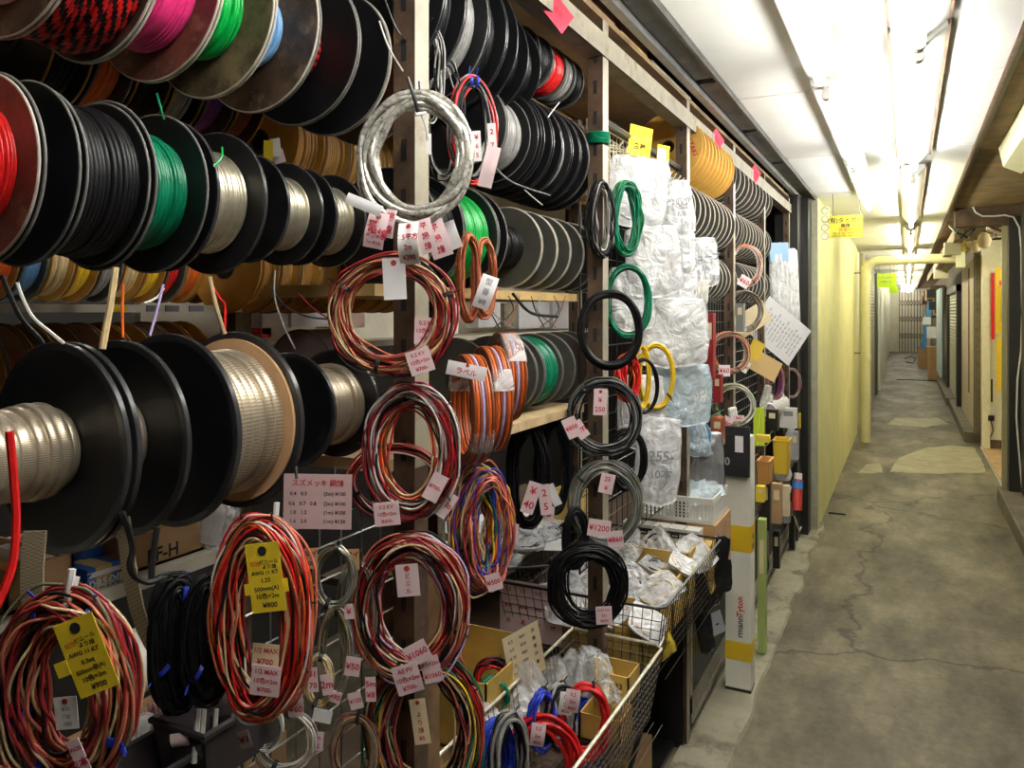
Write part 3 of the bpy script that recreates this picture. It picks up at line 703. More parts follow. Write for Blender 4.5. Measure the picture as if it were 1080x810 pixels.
# row C: large black spools of braid
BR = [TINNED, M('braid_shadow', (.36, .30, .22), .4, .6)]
spool(yR(140, .85 - .118) - .155, yR(140, .85 - .118), .118, BR, 'huge black spool of coarse tinned braid cut by the picture edge', .85, 1.397, .048, BLACKF, RIMB, .007, pitch=.012, mode='braid', group='black spools of metal braid', rimw=.008)
spool(yR(140, .732) + .006, yR(140, .732) + .078, .118, BR, 'huge black spool showing only a sliver of braid', .85, 1.397, .052, BLACKF, RIMB, .007, pitch=.012, mode='braid', group='black spools of metal braid', rimw=.008)
spool(yR(247, .726) + .006, yR(322, .726), .124, BR, 'huge spool of wide silver braid with a tan card disc', .85, 1.397, .098, BLACKF, RIMB, .008, pitch=.0125, mode='braid', group='black spools of metal braid', liner=TANF, rimw=.008)
spool(yR(356, .85 - .09) - .005, yR(401, .85 - .09), .089, BR, 'smaller black spool of silver braid next to the striped wire coils', .85, 1.397, .062, BLACKF, RIMB, .006, pitch=.010, mode='braid', group='black spools of metal braid', rimw=.006)
# row D (bay 2, top): large black reels then small red and grey ones
LD = .85
pe = [(470, .15), (492, .15), (516, .15), (535, .15), (547, .15), (558, .125), (571, .115)]
py_ = None
for i, (px, R) in enumerate(pe):
    y1 = yR(px, LD - R); y0 = (py_ + .004) if py_ else y1 - .05
    spool(y0, y1, R, [BLACKW, GREYW][i == 2], '%s large black reel high in the second bay' % ORD[i], LD, 2.10, R * .8, BLACKF, RIMB if i != 2 else RIMG, .003, pitch=.006, group='large black reels high in the second bay'); py_ = y1
sm = [(588, BLACKW, 'small black reel high in the second bay just before the red one'), (602, RED, 'small reel of bright red wire high in the second bay'), (611, GREYW, 'small reel of grey wire between the red one and the end reel'), (620, BLACKW, 'last small reel high in the second bay beside the corded post')]
py_ = yR(574, .77)
for px, m, lb in sm:
    y1 = yR(px, .77); spool(py_, y1, .070, m, lb, .85, 2.172, .060, GREYF, RIMG, .003, pitch=.005, group='small reels high in the second bay'); py_ = y1 + .004
# row E (bay 2, second)
ed = [(535, .100), (560, .100), (572, .116), (583, .120), (593, .122), (603, .122), (612, .124), (621, .125), (629, .125)]
py_ = yR(517, .75)
for i, (px, R) in enumerate(ed):
    y1 = yR(px, LD - R); spool(py_, y1, R, [WHITEW, GREYW, BLACKW, BLACKW, BLACKW, GREYW, BLACKW, BLACKW, BLACKW][i], '%s black reel in the second row of the second bay, counting from the silver coil' % ORD[i], LD, 1.942, R * .82, BLACKF, RIMB if 2 <= i < 8 else RIMG, .003,
        pitch=.005, group='black reels in the second row of the second bay'); py_ = y1 + .004
# row F (bay 2, third)
fd = [(490, .112, BLACKW, BLACKF), (526, .112, GREEN, BLACKF), (536, .112, BLACKW, BLACKF), (572, .096, BLACKW, GREYF), (588, .096, BLACKW, GREYF), (602, .096, BLACKW, GREYF), (616, .096, BLACKW, GREYF), (629, .096, BLACKW, GREYF), (639.5, .096, COPPER, GREYF)]
py_ = yR(455, .75)
for i, (px, R, m, f_) in enumerate(fd):
    y1 = yR(px, LD - R); wd = y1 - py_
    spool(py_, y1, R, m, '%s in the third row of the second bay, %s from the coils' % ('thin grey reel' if f_ is GREYF else 'black reel', ORD[i]), LD, 1.70, R * (.5 if f_ is GREYF else .8), f_, RIMW if f_ is GREYF else RIMG, .003, pitch=.005, group='reels in the third row of the second bay'); py_ = y1 + .004
# row G (bay 2, fourth)
gd = [(556, OLIVEW), (567, WHITEW), (575, GREYW), (594, DGREEN), (607, WHITEW), (620, COPPER), (631, BROWN)]
py_ = yR(520, .76)
for i, (px, m) in enumerate(gd):
    y1 = yR(px, LD - .092); spool(py_, y1, .092, m, 'thin grey reel in the fourth reel row, %s from the wrapped cable rolls' % ORD[i], LD, 1.402, .08 if i == 3 else .05, GREYF, RIMG, .003, pitch=.005, group='reels in the fourth row of the second bay'); py_ = y1 + .004

# bay 4 and 5
def reel_row(px0, px1, n, L, z, R, fl_, rim_, cols, label, group, rw=.62, name='board_reel'):
    ya, yb = yR(px0, L - R), yR(px1, L - R); d = (yb - ya) / n
    for i in range(n):
        spool(ya + d * i, ya + d * (i + .92), R, cols[i % len(cols)], label % ORD[i], L, z, R * rw, fl_, rim_, .003, rimw=.0018, name=name, pitch=max(.006, d / 6), group=group, seg=40)
def rowfit(px, py, L): return P(px, py, L).z
# yellow reels: far reel right edge 772, y ~185
reel_row(741, 775, 10, .80, 2.165, .128, YELF, YELF, [YELF, OCHRE], 'yellow card reel under the top rail, %s from the steel post', 'yellow card reels under the top rail', rw=.8)
reel_row(728, 783, 12, .80, 1.93, .115, GREYF, RIMW, [BLACKW, GREYW, BLACKW, BLACKW, CREAM, GREEN, BLACKW, WHITEW, BROWN, GREYW, CREAM, BLACKW], 'grey reel in the row below the yellow ones, %s from the steel post', 'grey reels below the yellow ones')
reel_row(745, 778, 8, .80, 1.69, .10, GREYF, RIMW, [BLACKW, GREYW, BLACKW, WHITEW, GREYW, CREAM, BLACKW, BROWN], 'grey reel in the lowest reel row of the fourth bay, %s from the bags', 'grey reels low in the fourth bay')
reel_row(777, 815, 10, .80, 2.165, .115, GREYF, RIMW, [BLACKW, GREYW, BLACKW, CREAM, BROWN], 'grey reel in the top row beyond the thin post, %s from the post', 'grey reels top row of the fifth bay')
reel_row(785, 814, 10, .80, 1.93, .11, GREYF, RIMW, [BLACKW, GREYW, CREAM, BLACKW], 'grey reel in the second row beyond the thin post, %s from the post', 'grey reels second row of the fifth bay')
reel_row(787, 813, 7, .80, 1.69, .11, GREYF, RIMW, [BLACKW, BROWN, CREAM, BLACKW], 'grey reel in the third row beyond the thin post, %s from the post', 'grey reels third row of the fifth bay')
# lettering on the first yellow reel
t = MB(); yy_ = yR(741, .80 - .128) - .0008
fn = lambda x, y: (Vector((-.80 + x, yy_, 2.165 + y)), Vector((0, -1, 0)))
tri = [fn(.048, .066)[0], fn(.068, .058)[0], fn(.052, .092)[0]]
t.add(tri, [(0, 1, 2)], 0, False); put_text(t, 'YAZAKI', fn, .086, .000, .026, 0, ang=-1.2)
q = [o for o in COL.objects if o.get('label') == 'yellow card reel under the top rail, first from the steel post'][0]
tt = t.build('red_lettering', INKR, q, world=False, sharp=0)
for v in tt.data.vertices: v.co -= q.location

# rear rows seen between the front rows
def rear_row(px0, px1, n, L, z, R, fls, cols, label, group, rw=.8, seg=32, zj=.0):
    ya, yb = yR(px0, L - R), yR(px1, L - R); d = (yb - ya) / n
    for i in range(n):
        spool(ya + d * i, ya + d * (i + .9), R, cols[i % len(cols)], label % ORD[i], L, z + (zj if i % 2 else 0), R * rw, fls[i % len(fls)], [OCHRE, RIMG, OCHRE][i % 3], .003, name='board_reel', pitch=.007, group=group, seg=seg)
rear_row(60, 285, 6, 1.10, 1.93, .10, [BLACKF, BROWNF, DARKBR], [BLACKW, ORANGE, BLACKW, GREYW, PURPLE, BROWN], 'dark reel half hidden behind the top row, %s from the picture edge', 'dark reels behind the top row', rw=.75)
rear_row(315, 445, 5, 1.08, 1.865, .095, [YELF], [OCHRE], 'yellow card reel behind the silver spools, %s from the dark reels', 'yellow reels behind the silver spools')
rear_row(-5, 238, 10, 1.20, 1.636, .072, [OCHRE, GREYF, YELF], [ORANGE, SKY, CREAM, YELLOW, GREYW, CREAM, YELLOW, RED, ORANGE, BROWN], 'small coloured reel standing on the cream shelf, %s from the picture edge', 'small reels on the cream shelf')
rear_row(275, 440, 9, 1.08, 1.63, .085, [YELF], [OCHRE], 'yellow card reel behind the striped coils, %s from the rear post', 'yellow reels behind the striped coils')
rear_row(-20, 232, 10, 1.12, 1.445, .088, [OCHRE, TANF, OCHRE], [BROWN, COPPER, GREYW, WHITEW, BROWN, RED, CREAM, BROWN, BLACKW, ORANGE], 'small tan reel under the cream shelf, %s from the picture edge', 'small tan reels under the cream shelf', rw=.6)
rear_row(520, 700, 7, 1.08, 2.04, .09, [YELF], [OCHRE], 'yellow card reel high at the back of the second bay, %s from the silver coil', 'yellow reels at the back of the second bay')
b = MB(); b.box((-1.14, XP[0], 1.575), (-.78, XP[1] + .02, 1.595)); one('bay_shelf', b, M('ochre_shelf_board', (.42, .28, .10), .7, var=.3), 'ochre shelf board under the third row of reels', 'shelf', (-.9, XP[0], 1.58))
b = MB(); b.box((-1.14, XP[0], 1.285), (-.76, XP[1] + .02, 1.305)); one('bay_shelf', b, M('tan_shelf_board', (.5, .36, .2), .7, var=.3), 'tan shelf board under the fourth row of reels', 'shelf', (-.9, XP[0], 1.29))
# ================================================================ coils, tags, bags
def ratio_at(phi, px):
    d = phi - YAW; return abs(math.cos(d) - (px - 540) / FPX * math.sin(d))
def coil(x0, y0, x1, y1, L, phi, cols, n, wr, thick, label, ties=(), tiem=TIEB, name='wire_coil', group=None, ax=None, seg=56, sag=.0, sd=1, jitter=.6, sides=5, cat='wire coil', ties_name='cable_tie', loc=None, size=None):
    """a hank of many loops hanging in the vertical plane of direction phi; box in the photograph gives its size"""
    rnd = random.Random(sd * 31 + n)
    phi = math.radians(phi); pcx = (x0 + x1) / 2
    c = loc or P(pcx, (y0 + y1) / 2, L); Z = depth(c)
    if size: hw, hh = size
    else:
        hw = (x1 - x0) / 2 * Z / FPX / max(.12, ratio_at(phi, pcx)); hh = (y1 - y0) / 2 * Z / FPX
    e = Vector((math.cos(phi), math.sin(phi), 0)); nrm = Vector((math.sin(phi), -math.cos(phi), 0)); up = Vector((0, 0, 1))
    T = thick * min(hw, hh); ax = T * .35 if ax is None else ax
    th = thing(name, label, cat, c, group)
    bins = {}
    for i in range(n):
        m = cols[i % len(cols)] if i < len(cols) else rnd.choice(cols)
        q = math.sqrt(rnd.random()); q = rnd.random()
        rr = T * q; jitter_ = jitter; a0 = (rnd.random() - .5) * 2 * ax * math.sqrt(max(0.05, 1 - (2 * q - 1) ** 2)); ph = rnd.random() * 9
        ca, sb = rnd.uniform(-1, 1) * T * .28 * jitter, rnd.uniform(-1, .6) * T * .28 * jitter; tl = rnd.uniform(-.10, .10) * jitter
        pts = []
        for k in range(seg):
            a = 2 * PI * k / seg
            wv = noise.noise(Vector((math.cos(a) * 1.1 + ph, math.sin(a) * 1.1, i * 7.3)))
            w2 = noise.noise(Vector((math.cos(a) * 1.5, math.sin(a) * 1.5 + ph, i * 3.1 + 50)))
            ru = hw - rr + wv * T * .5 * jitter; rv = hh - rr + wv * T * .5 * jitter
            x = ru * math.cos(a) + ca; z = rv * math.sin(a) + sb
            if sag and z < 0: x *= 1 + sag * (z / hh)
            z = max(-hh, min(hh, z)); x = max(-hw, min(hw, x))
            pts.append(e * x + up * z + nrm * (a0 + w2 * ax * 1.1 * jitter + tl * x * .5))
        bins.setdefault(m.name, MB()).tube(pts, wr * rnd.uniform(.9, 1.1), sides, True)
    for nm, b in bins.items():
        b.build(nm if 'wire' in nm else nm + '_wire', MATS[nm], th, sharp=0)
    for a in ties:
        a = math.radians(a); ra = min(T * .5 + wr * 2, .013); ax_ = min(ax + wr * 1.6, .012); cx, cz = (hw - T * .5) * math.cos(a), (hh - T * .5) * math.sin(a)
        rad = (e * math.cos(a) * hw + up * math.sin(a) * hh).normalized(); b = MB(); ctr = e * cx + up * cz
        tg = (e * -math.sin(a) + up * math.cos(a)).normalized()
        for s_ in (-1, 0, 1):
            b.tube([ctr + tg * s_ * .0019 + rad * math.cos(t) * ra * .95 + nrm * math.sin(t) * ax_ for t in [2 * PI * k / 14 for k in range(14)]], .0012, 5, True)
        b.tube([ctr + rad * ra, ctr + rad * (ra + .012) + nrm * .008], .0012, 4)
        b.build(ties_name, tiem, th)
    return th
def at_tag(parent, px, py, wpx, hpx, L, lines=(), roll=0, yaw=35, paper=PINKP, eyelet=False, bend=0, pitch=0, **k):
    p = P(px, py, L); Z = depth(p); u = Z / FPX
    yw = math.radians(yaw); r = abs(math.cos(yw - YAW) - (px - 540) / FPX * math.sin(yw - YAW))
    return price_tag(parent, p, wpx * u / max(.35, r), hpx * u, yw, math.radians(roll), math.radians(pitch), paper, lines, eyelet, bend, **k)
MULTI = [DKRED, DKRED, BROWN, COPPER, SALMON, CREAM, BLACKW, BROWN, DKRED, BLACKW, DKRED, SALMON, OLIVEW, BLACKW, COPPER, DKRED, CREAM]
MIX2 = [DKRED, BLACKW, WHITEW, DKRED, BLACKW, BROWN, SALMON, CREAM, DKRED, WHITEW, BLACKW, SALMON, ORANGE, DKRED, COPPER, RED, BLACKW, SALMON, RED]
REDMIX = [DKRED, CREAM, DKRED, COPPER, BROWN, CREAM, WHITEW, DKRED, SALMON, BLACKW, RED, DKRED]
# 1 nearest hank, lower left
c = coil(-2, 618, 141, 835, .66, 22, MULTI, 78, .0015, .55, 'large oval hank of dark red and cream wires with the wider yellow tag', (60, 118, 200, 245, -28, 330), TIEBL, group='multicoloured wire hanks', ax=.018, sd=3)
price_tag_y1 = [('切売', -.27, .19, .075, INKO), ('ビニール', .12, .22, .075, INKB), ('より線', .12, .14, .075, INKB), ('AWG 11 KT', -.02, .05, .08, INKB), ('0.3sq', 0, -.07, .085, INKB), ('500mm巻(A)', 0, -.18, .078, INKB), ('10色×3m', 0, -.29, .09, INKB), ('¥900', .05, -.41, .105, INKB)]
at_tag(c, 91, 691, 44, 82, .60, price_tag_y1, 22, 24, YELP, True)
at_tag(c, 66, 706, 14, 16, .605, (), 22, 24, YELP, False)
at_tag(c, 70, 752, 24, 34, .625, ['¥10', '120', '-700'], 6, 24, WHITEP, True, ink=INKG)
at_tag(c, 83, 797, 14, 36, .60, ['¥620', '2本'], 24, 24, PINKP, False)
# black cable hanks between the two yellow tagged ones
coil(158, 605, 214, 752, .76, 62, [BLACKW], 60, .0024, .95, 'black cable hank hanging nearest the yellow tagged hank at the corner', (60, 200), TIEBL, group='black cable hanks by the yellow tags', sd=4)
coil(192, 606, 246, 745, .72, 62, [BLACKW], 60, .0024, .95, 'black cable hank hanging just beside the second yellow tagged hank', (60, 210, 320), TIEBL, group='black cable hanks by the yellow tags', sd=5)
# 2 second hank
c = coil(222, 543, 329, 757, .66, 22, MIX2, 78, .0015, .55, 'large oval hank of red and orange wires carrying a narrow yellow tag', (75, 112, 192, 238, -25, 8), TIEB, group='multicoloured wire hanks', ax=.018, sd=6)
price_tag_y2 = [('切売', -.25, .2, .075, INKO), ('ビニール', .15, .22, .07, INKB), ('より線', .15, .15, .07, INKB), ('AWG 11 KT', 0, .07, .075, INKB), ('1.25', 0, -.04, .085, INKB), ('500mm(A)', 0, -.16, .085, INKB), ('10色×2m', 0, -.27, .09, INKB), ('¥900', .05, -.4, .105, INKB)]
at_tag(c, 280, 609, 36, 73, .60, price_tag_y2, 7, 24, YELP, True)
at_tag(c, 299, 617, 10, 14, .61, (), 7, 24, YELP, False); at_tag(c, 262, 622, 8, 12, .61, (), 7, 24, YELP, False)
at_tag(c, 280, 692, 28, 26, .615, ['1/2 MAX', '¥700'], -4, 24, CREAMP, False)
at_tag(c, 280, 718, 31, 32, .60, ['1/2 MAX', '10色×2m', '¥700-'], -6, 24, PINKP, False)
# loose pale hooks holding the hanks
for i, pts in enumerate([[(76, 600), (72, 625), (68, 642), (76, 622), (80, 608)], [(292, 530), (291, 545), (283, 560), (278, 563)]]):
    b = MB(); b.tube([P(x, y, .655) for x, y in pts], .0035, 6); one('hanging_hook', b, TIEW, ['pale plastic loop holding the corner hank', 'pale plastic loop holding the second hank'][i], 'hook', P(*pts[0], .655))
# price sign for tinned copper wire
sg = at_tag(None, 335, 529, 72, 58, .70, [('スズメッキ 銅線', .0, .33, .13, INKR), ('0.4   0.5', -.28, .14, .095, INKB), ('(3m) ¥100', .25, .14, .095, INKB), ('0.6   0.7   0.8', -.22, -.04, .095, INKB), ('(2m) ¥100', .25, -.04, .095, INKB),
    ('1.0   1.2', -.28, -.20, .095, INKB), ('(1m) ¥100', .25, -.20, .095, INKB), ('1.6   2.0', -.28, -.36, .095, INKB), ('(1m) ¥120', .25, -.36, .095, INKB)], -1, 27, M('dusty_pink_paper', (.62, .42, .42), .8, var=.08), False,
    name='wire_price_sign', label='dusty pink handwritten price sign hanging below the small black braid spool')
for x in (312, 353): b = MB(); b.tube([P(x, 492, .70), P(x + 1, 505, .695)], .002, 5); one('sign_string', b, BLACKM, 'black string holding the pink price sign, %s' % ('near the large spool' if x < 330 else 'near the small spool'), 'string', P(x, 492, .70))
# 4 silver clear cable coil and its paper tags
c = coil(380, 97, 501, 238, .64, 24, [CLEARW], 10, .0050, .27, 'thick translucent silver cable coil hanging on the steel post', (88, 290, 245), TIEBL, name='silver_cable_coil', ax=.012, sd=8, jitter=.8, sides=8)
b = MB(); b.tube([P(430, 82, .63) - c.location, P(436, 100, .62) - c.location, P(441, 118, .62) - c.location], .003, 6); b.build('hanging_strap', TIEB, c)
b = MB(); b.tube([P(438, 121, .62) - c.location, P(449, 119, .615) - c.location], .0022, 6); b.tube([P(444, 120, .62) - c.location, P(449, 135, .62) - c.location, P(452, 148, .62) - c.location], .0012, 4); b.build('white_bow', TIEW, c)
at_tag(c, 452, 152, 6, 22, .62, (), 0, 30, WHITEP, False)
at_tag(c, 384, 216, 40, 12, .615, (), -22, 24, WHITEP, False, bend=.2)
at_tag(c, 397, 243, 22, 38, .61, [('平', -.2, .1, .3, INKR), ('編線', .1, -.1, .3, INKR), ('1m ¥150', 0, -.35, .12, INKR)], -12, 24, PINKP, True, bend=.25)
at_tag(c, 411, 236, 12, 30, .612, ['編', '線'], -10, 20, PINKP, False, bend=.2)
at_tag(c, 449, 249, 18, 36, .612, ['平', '編', '線'], 14, 30, PINKP, False, bend=.2)
at_tag(c, 462, 252, 22, 40, .608, ['平', '編', '線'], 18, 24, PINKP, False, bend=.15)
at_tag(c, 477, 248, 14, 30, .607, (), 20, 20, WHITEP, False, bend=.2)
at_tag(c, 432, 257, 22, 44, .60, ['1.5平方', '2m', '¥390'], 2, 26, WHITEP, True, bend=.7, ink=INKR)
# 5 striped coil
c = coil(345, 264, 483, 397, .665, 25, REDMIX, 34, .0016, .32, 'round coil of striped dark red and cream wires under the silver coil', (150, 255, 20), TIEB, group='multicoloured wire hanks', ax=.012, sd=9, jitter=.7)
at_tag(c, 416, 294, 24, 44, .62, (), 3, 26, WHITEP, True)
at_tag(c, 450, 349, 26, 28, .625, ['0.2 KV', '10色×2m', '¥700'], -2, 26, PINKP, False)
at_tag(c, 443, 381, 26, 26, .62, ['0.2 KV', '10色×2m', '¥700-'], 18, 26, PINKP, False)
at_tag(c, 478, 337, 12, 30, .63, ['色'], -4, 30, WHITEP, False)
# 6
coil(366, 468, 470, 550, .72, 25, REDMIX, 16, .0016, .24, 'thin red and white wire coil behind the pink and red hank', (200,), TIEB, group='multicoloured wire hanks', sd=11)
c = coil(384, 403, 485, 546, .665, 25, [DKRED, PINK, SALMON, WHITEW, RED, BLACKW, BROWN, DGREEN, CREAM, DKRED, GREYW, ORANGE], 50, .0016, .46, 'hank of pink, red and black wires below the striped round coil', (175, 40, -40, 100), TIEB, group='multicoloured wire hanks', ax=.016, sd=10)
at_tag(c, 408, 542, 27, 25, .62, ['0.2 KV', '10色×2m', '¥600-'], 6, 26, PINKP, False)
at_tag(c, 459, 514, 17, 30, .62, ['¥700-'], -28, 30, PINKP, False)
at_tag(c, 468, 531, 20, 28, .622, ['¥1000'], -35, 30, PINKP, False)
# 7 rainbow hank edge on
c = coil(474, 486, 541, 624, .70, 58, [YELLOW, DGREEN, BLUE, DKRED, ORANGE, CREAM, SALMON, BROWN, GREYW, CREAM, PURPLE, DKRED, SALMON], 60, .002, .8, 'rainbow hank of insulated wires hanging below the wrapped flat cable rolls', (10, 200, 320), TIEB, group='multicoloured wire hanks', ax=.03, sd=12)
at_tag(c, 521, 614, 16, 18, .66, ['¥500'], 15, 30, PINKP, False)
# 8
c = coil(372, 560, 494, 718, .665, 25, [DKRED, BLACKW, SALMON, WHITEW, RED, DKRED, BROWN, CREAM, DKRED, LILAC, RED, ORANGE, BLACKW, SALMON], 58, .0016, .42, 'wide hank of black, red and white wires with a red eyelet tag near its top', (115, 200, 295, -20, 255), TIEB, group='multicoloured wire hanks', ax=.018, sd=13)
at_tag(c, 430, 612, 24, 34, .62, ['ビ', 'ニ', 'ル'], 5, 26, PINKP, True)
at_tag(c, 440, 689, 26, 22, .63, ['¥1060'], 28, 26, PINKP, False)
at_tag(c, 430, 716, 28, 31, .615, ['AS PV', '10色×2m', '¥700-'], 17, 26, PINKP, False)
at_tag(c, 455, 706, 20, 28, .618, ['0.5×2m', '¥1060'], 15, 26, PINKP, False)
# 9
c = coil(384, 686, 510, 850, .665, 25, [BLACKW, DKRED, WHITEW, RED, BROWN, DKRED, YELLOW, DGREEN, BLACKW, SALMON, BLACKW, LILAC, CREAM], 54, .0016, .42, 'hank of yellow, red and green wires at the lower edge with a long tag', (30, -35, 200), TIEB, group='multicoloured wire hanks', ax=.018, sd=14)
at_tag(c, 443, 761, 17, 48, .62, ['よ', 'り', '線', '¥5'], 8, 26, CREAMP, True)
# small silver and white coils on the grid
for i, (bx, cols_, lb, t_) in enumerate([((329, 575, 376, 642), [SILVER, GREYW, OLIVEW], 'small coil of bright bare wire on the grid below the pink price sign', .3), ((355, 590, 400, 700), [GREYW, OLIVEW, SILVER], 'grey thin wire coil hanging behind the wide hank', .35), ((335, 640, 372, 735), [OLIVEW, GREYW, SILVER, CREAM], 'thin dark grey wire coil hanging over the grid middle', .4),
        ((322, 690, 352, 745), [CREAM, YELLOW, GREYW], 'small yellowish wire coil low on the grid', .3), ((264, 745, 336, 815), [WHITEW, WHITEW, GREYW, CREAM], 'white wire coil at the lower edge, with two pink tags', .25), ((348, 752, 400, 830), [CREAM, BROWN, GREYW, SALMON], 'beige and brown fine wire coil at the lower edge', .35),
        ((258, 738, 300, 790), [GREYW, WHITEW], 'grey white wire loop behind the white coil', .2)]):
    c = coil(*bx, .72 + .012 * (i % 3), 28, cols_, 16, .0012, t_, lb, (80, 250), TIEB, group='small bare wire coils on the grid', sd=20 + i, ax=.008)
for px, py, w_, h_, r, tx in [(330, 717, 11, 26, 4, ['¥1', '70']), (345, 722, 12, 22, 8, ['2m']), (353, 735, 14, 12, -20, ['¥90']), (372, 703, 16, 20, -8, ['¥50']), (375, 739, 14, 18, 15, ['¥120']), (391, 727, 11, 26, 2, ['5m', '¥8']), (312, 748, 16, 16, 0, ['¥60']), (258, 780, 12, 18, 15, ['¥1']),
        (334, 782, 14, 20, -4, ['1m', '¥2']), (310, 735, 18, 14, 12, ['¥30']), (368, 645, 10, 16, 4, ['¥']), (340, 755, 20, 14, -12, ())]:
    at_tag(None, px, py, w_, h_, .70, tx, r, 27, PINKP if tx else WHITEP, False, label='small tag on the wire grid at the %s' % {330: 'side of the second hank', 345: 'centre beside the thin coils', 353: 'centre above the white card', 372: 'top of the lower group', 375: 'foot of the thin dark coil', 391: 'edge beside the yellow and green hank',
        312: 'top of the white coil', 258: 'near side of the white coil', 334: 'far side of the white coil', 310: 'end of the red hank', 368: 'foot of the bright bare coil', 340: 'gap above the white coil, plain white'}[px])
for px, py in [(328, 589), (372, 590)]: at_tag(None, px, py, 14, 22, .715, ['マイ', '08'], 2, 27, ORP, False, label='brown paper tag on the grid %s the small bright wire coil' % ('nearer than' if px < 350 else 'farther than'), ink=INKB)
# 11 wrapped flat cable rolls
def flat_roll(x0, y0, x1, y1, L, phi, label, sd, tape_at):
    phi = math.radians(phi); pcx = (x0 + x1) / 2; c = P(pcx, (y0 + y1) / 2, L); Z = depth(c); hh = (y1 - y0) / 2 * Z / FPX
    e = Vector((math.cos(phi), math.sin(phi), 0)); nrm = Vector((math.sin(phi), -math.cos(phi), 0)); up = Vector((0, 0, 1))
    th = thing('flat_cable_roll', label, 'wire coil', c, 'wrapped rolls of brown, orange and lilac cable')
    cc = [BROWN, ORANGE, BROWN, LILAC, BROWN, ORANGE, BROWN, BROWN]; bins = {}; k = 7; wd = .0052; rnd = random.Random(sd)
    for lay in range(4):
        for j in range(k):
            m = cc[j % len(cc)]
            if lay and j == 3: m = ORANGE
            ph = rnd.random() * 5
            pts = [e * ((hh - .003 - lay * .0046 + .0012 * math.sin(a * 2 + ph)) * math.cos(a)) + up * ((hh - .003 - lay * .0046 + .0012 * math.sin(a * 2 + ph)) * math.sin(a)) + nrm * ((j - (k - 1) / 2) * wd) for a in [2 * PI * q / 60 for q in range(60)]]
            bins.setdefault(m.name, MB()).tube(pts, .0027, 6, True)
    for nm, b in bins.items(): b.build(nm, MATS[nm], th, sharp=0)
    for a in tape_at:
        a = math.radians(a); b = MB()
        def fn(u, v):
            an = a + (v - .5) * .42; ty = 2 * PI * u; rr = hh - .0095; rad = e * math.cos(an) + up * math.sin(an)
            s1 = math.copysign(abs(math.cos(ty)) ** .4, math.cos(ty)); s2 = math.copysign(abs(math.sin(ty)) ** .4, math.sin(ty))
            return rad * (rr + s1 * .0115) + nrm * (s2 * (k * wd / 2 + .002)), (rad * s1 + nrm * s2).normalized()
        b.sheet(fn, 24, 8, thick=.0003); b.build('clear_tape', TAPEM, th)
    return th
def plastic_mat(name, tint=(.97, .97, .97), a=.88, rough=.22):
    m = bpy.data.materials.new(name); m.use_nodes = True; nt = m.node_tree; b = nt.nodes['Principled BSDF']
    b.inputs['Base Color'].default_value = (*tint, 1); b.inputs['Roughness'].default_value = rough; b.inputs['Specular IOR Level'].default_value = .9
    tc = nt.nodes.new('ShaderNodeTexCoord'); n = nt.nodes.new('ShaderNodeTexNoise'); n.inputs['Scale'].default_value = 13; n.inputs['Detail'].default_value = 5; n.inputs['Distortion'].default_value = 1.2
    nt.links.new(tc.outputs['Object'], n.inputs['Vector'])
    r = nt.nodes.new('ShaderNodeMapRange'); r.inputs[1].default_value = .35; r.inputs[2].default_value = .65; r.inputs[3].default_value = max(0, a - .28); r.inputs[4].default_value = min(1, a + .25)
    nt.links.new(n.outputs['Fac'], r.inputs[0]); nt.links.new(r.outputs[0], b.inputs['Alpha'])
    n2 = nt.nodes.new('ShaderNodeTexNoise'); n2.inputs['Scale'].default_value = 24; n2.inputs['Detail'].default_value = 4; n2.inputs['Distortion'].default_value = 1.8; nt.links.new(tc.outputs['Object'], n2.inputs['Vector'])
    bp = nt.nodes.new('ShaderNodeBump'); bp.inputs['Strength'].default_value = .9; bp.inputs['Distance'].default_value = .012
    nt.links.new(n2.outputs['Fac'], bp.inputs['Height']); nt.links.new(bp.outputs['Normal'], b.inputs['Normal'])
    MATS[name] = m; return m
BAGM = plastic_mat('milky_plastic_bag'); CLEARB = plastic_mat('clear_plastic_bag', (.9, .92, .94), .5, .15); TAPEM = plastic_mat('clear_tape_film', (.9, .9, .9), .3, .1)
BLUEBAG = plastic_mat('bluish_plastic_bag', (.72, .86, .93), .8)
flat_roll(500, 350, 566, 444, .74, -46, 'wrapped flat cable roll of brown, orange and lilac, farthest of the three', 1, (35, 60))
c2_ = flat_roll(492, 365, 541, 475, .72, -46, 'wrapped flat cable roll of brown, orange and lilac, middle of the three', 2, (25, 150))
c_ = flat_roll(472, 373, 520, 489, .70, -46, 'wrapped flat cable roll of brown, orange and lilac, nearest of the three', 3, (330, 150))
at_tag(c_, 492, 391, 42, 15, .63, ['ラベル'], -12, 28, WHITEP, True, bend=.1)
# 12 copper coils and their tag
c = coil(483, 246, 506, 340, .70, 62, [COPPER, COPPER, BROWN], 16, .0022, .35, 'reddish copper coloured cable coil in clear film, nearer the striped coil', (), group='copper coloured coils', sd=31, ax=.012)
at_tag(c, 512, 308, 18, 36, .66, ['型', '番', '¥8'], -20, 30, WHITEP, False, bend=.3, ink=INKG)
coil(499, 250, 524, 336, .74, 62, [COPPER, BROWN, COPPER], 14, .0022, .35, 'reddish copper coloured cable coil in clear film, behind the nearer one', (), group='copper coloured coils', sd=32, ax=.012)
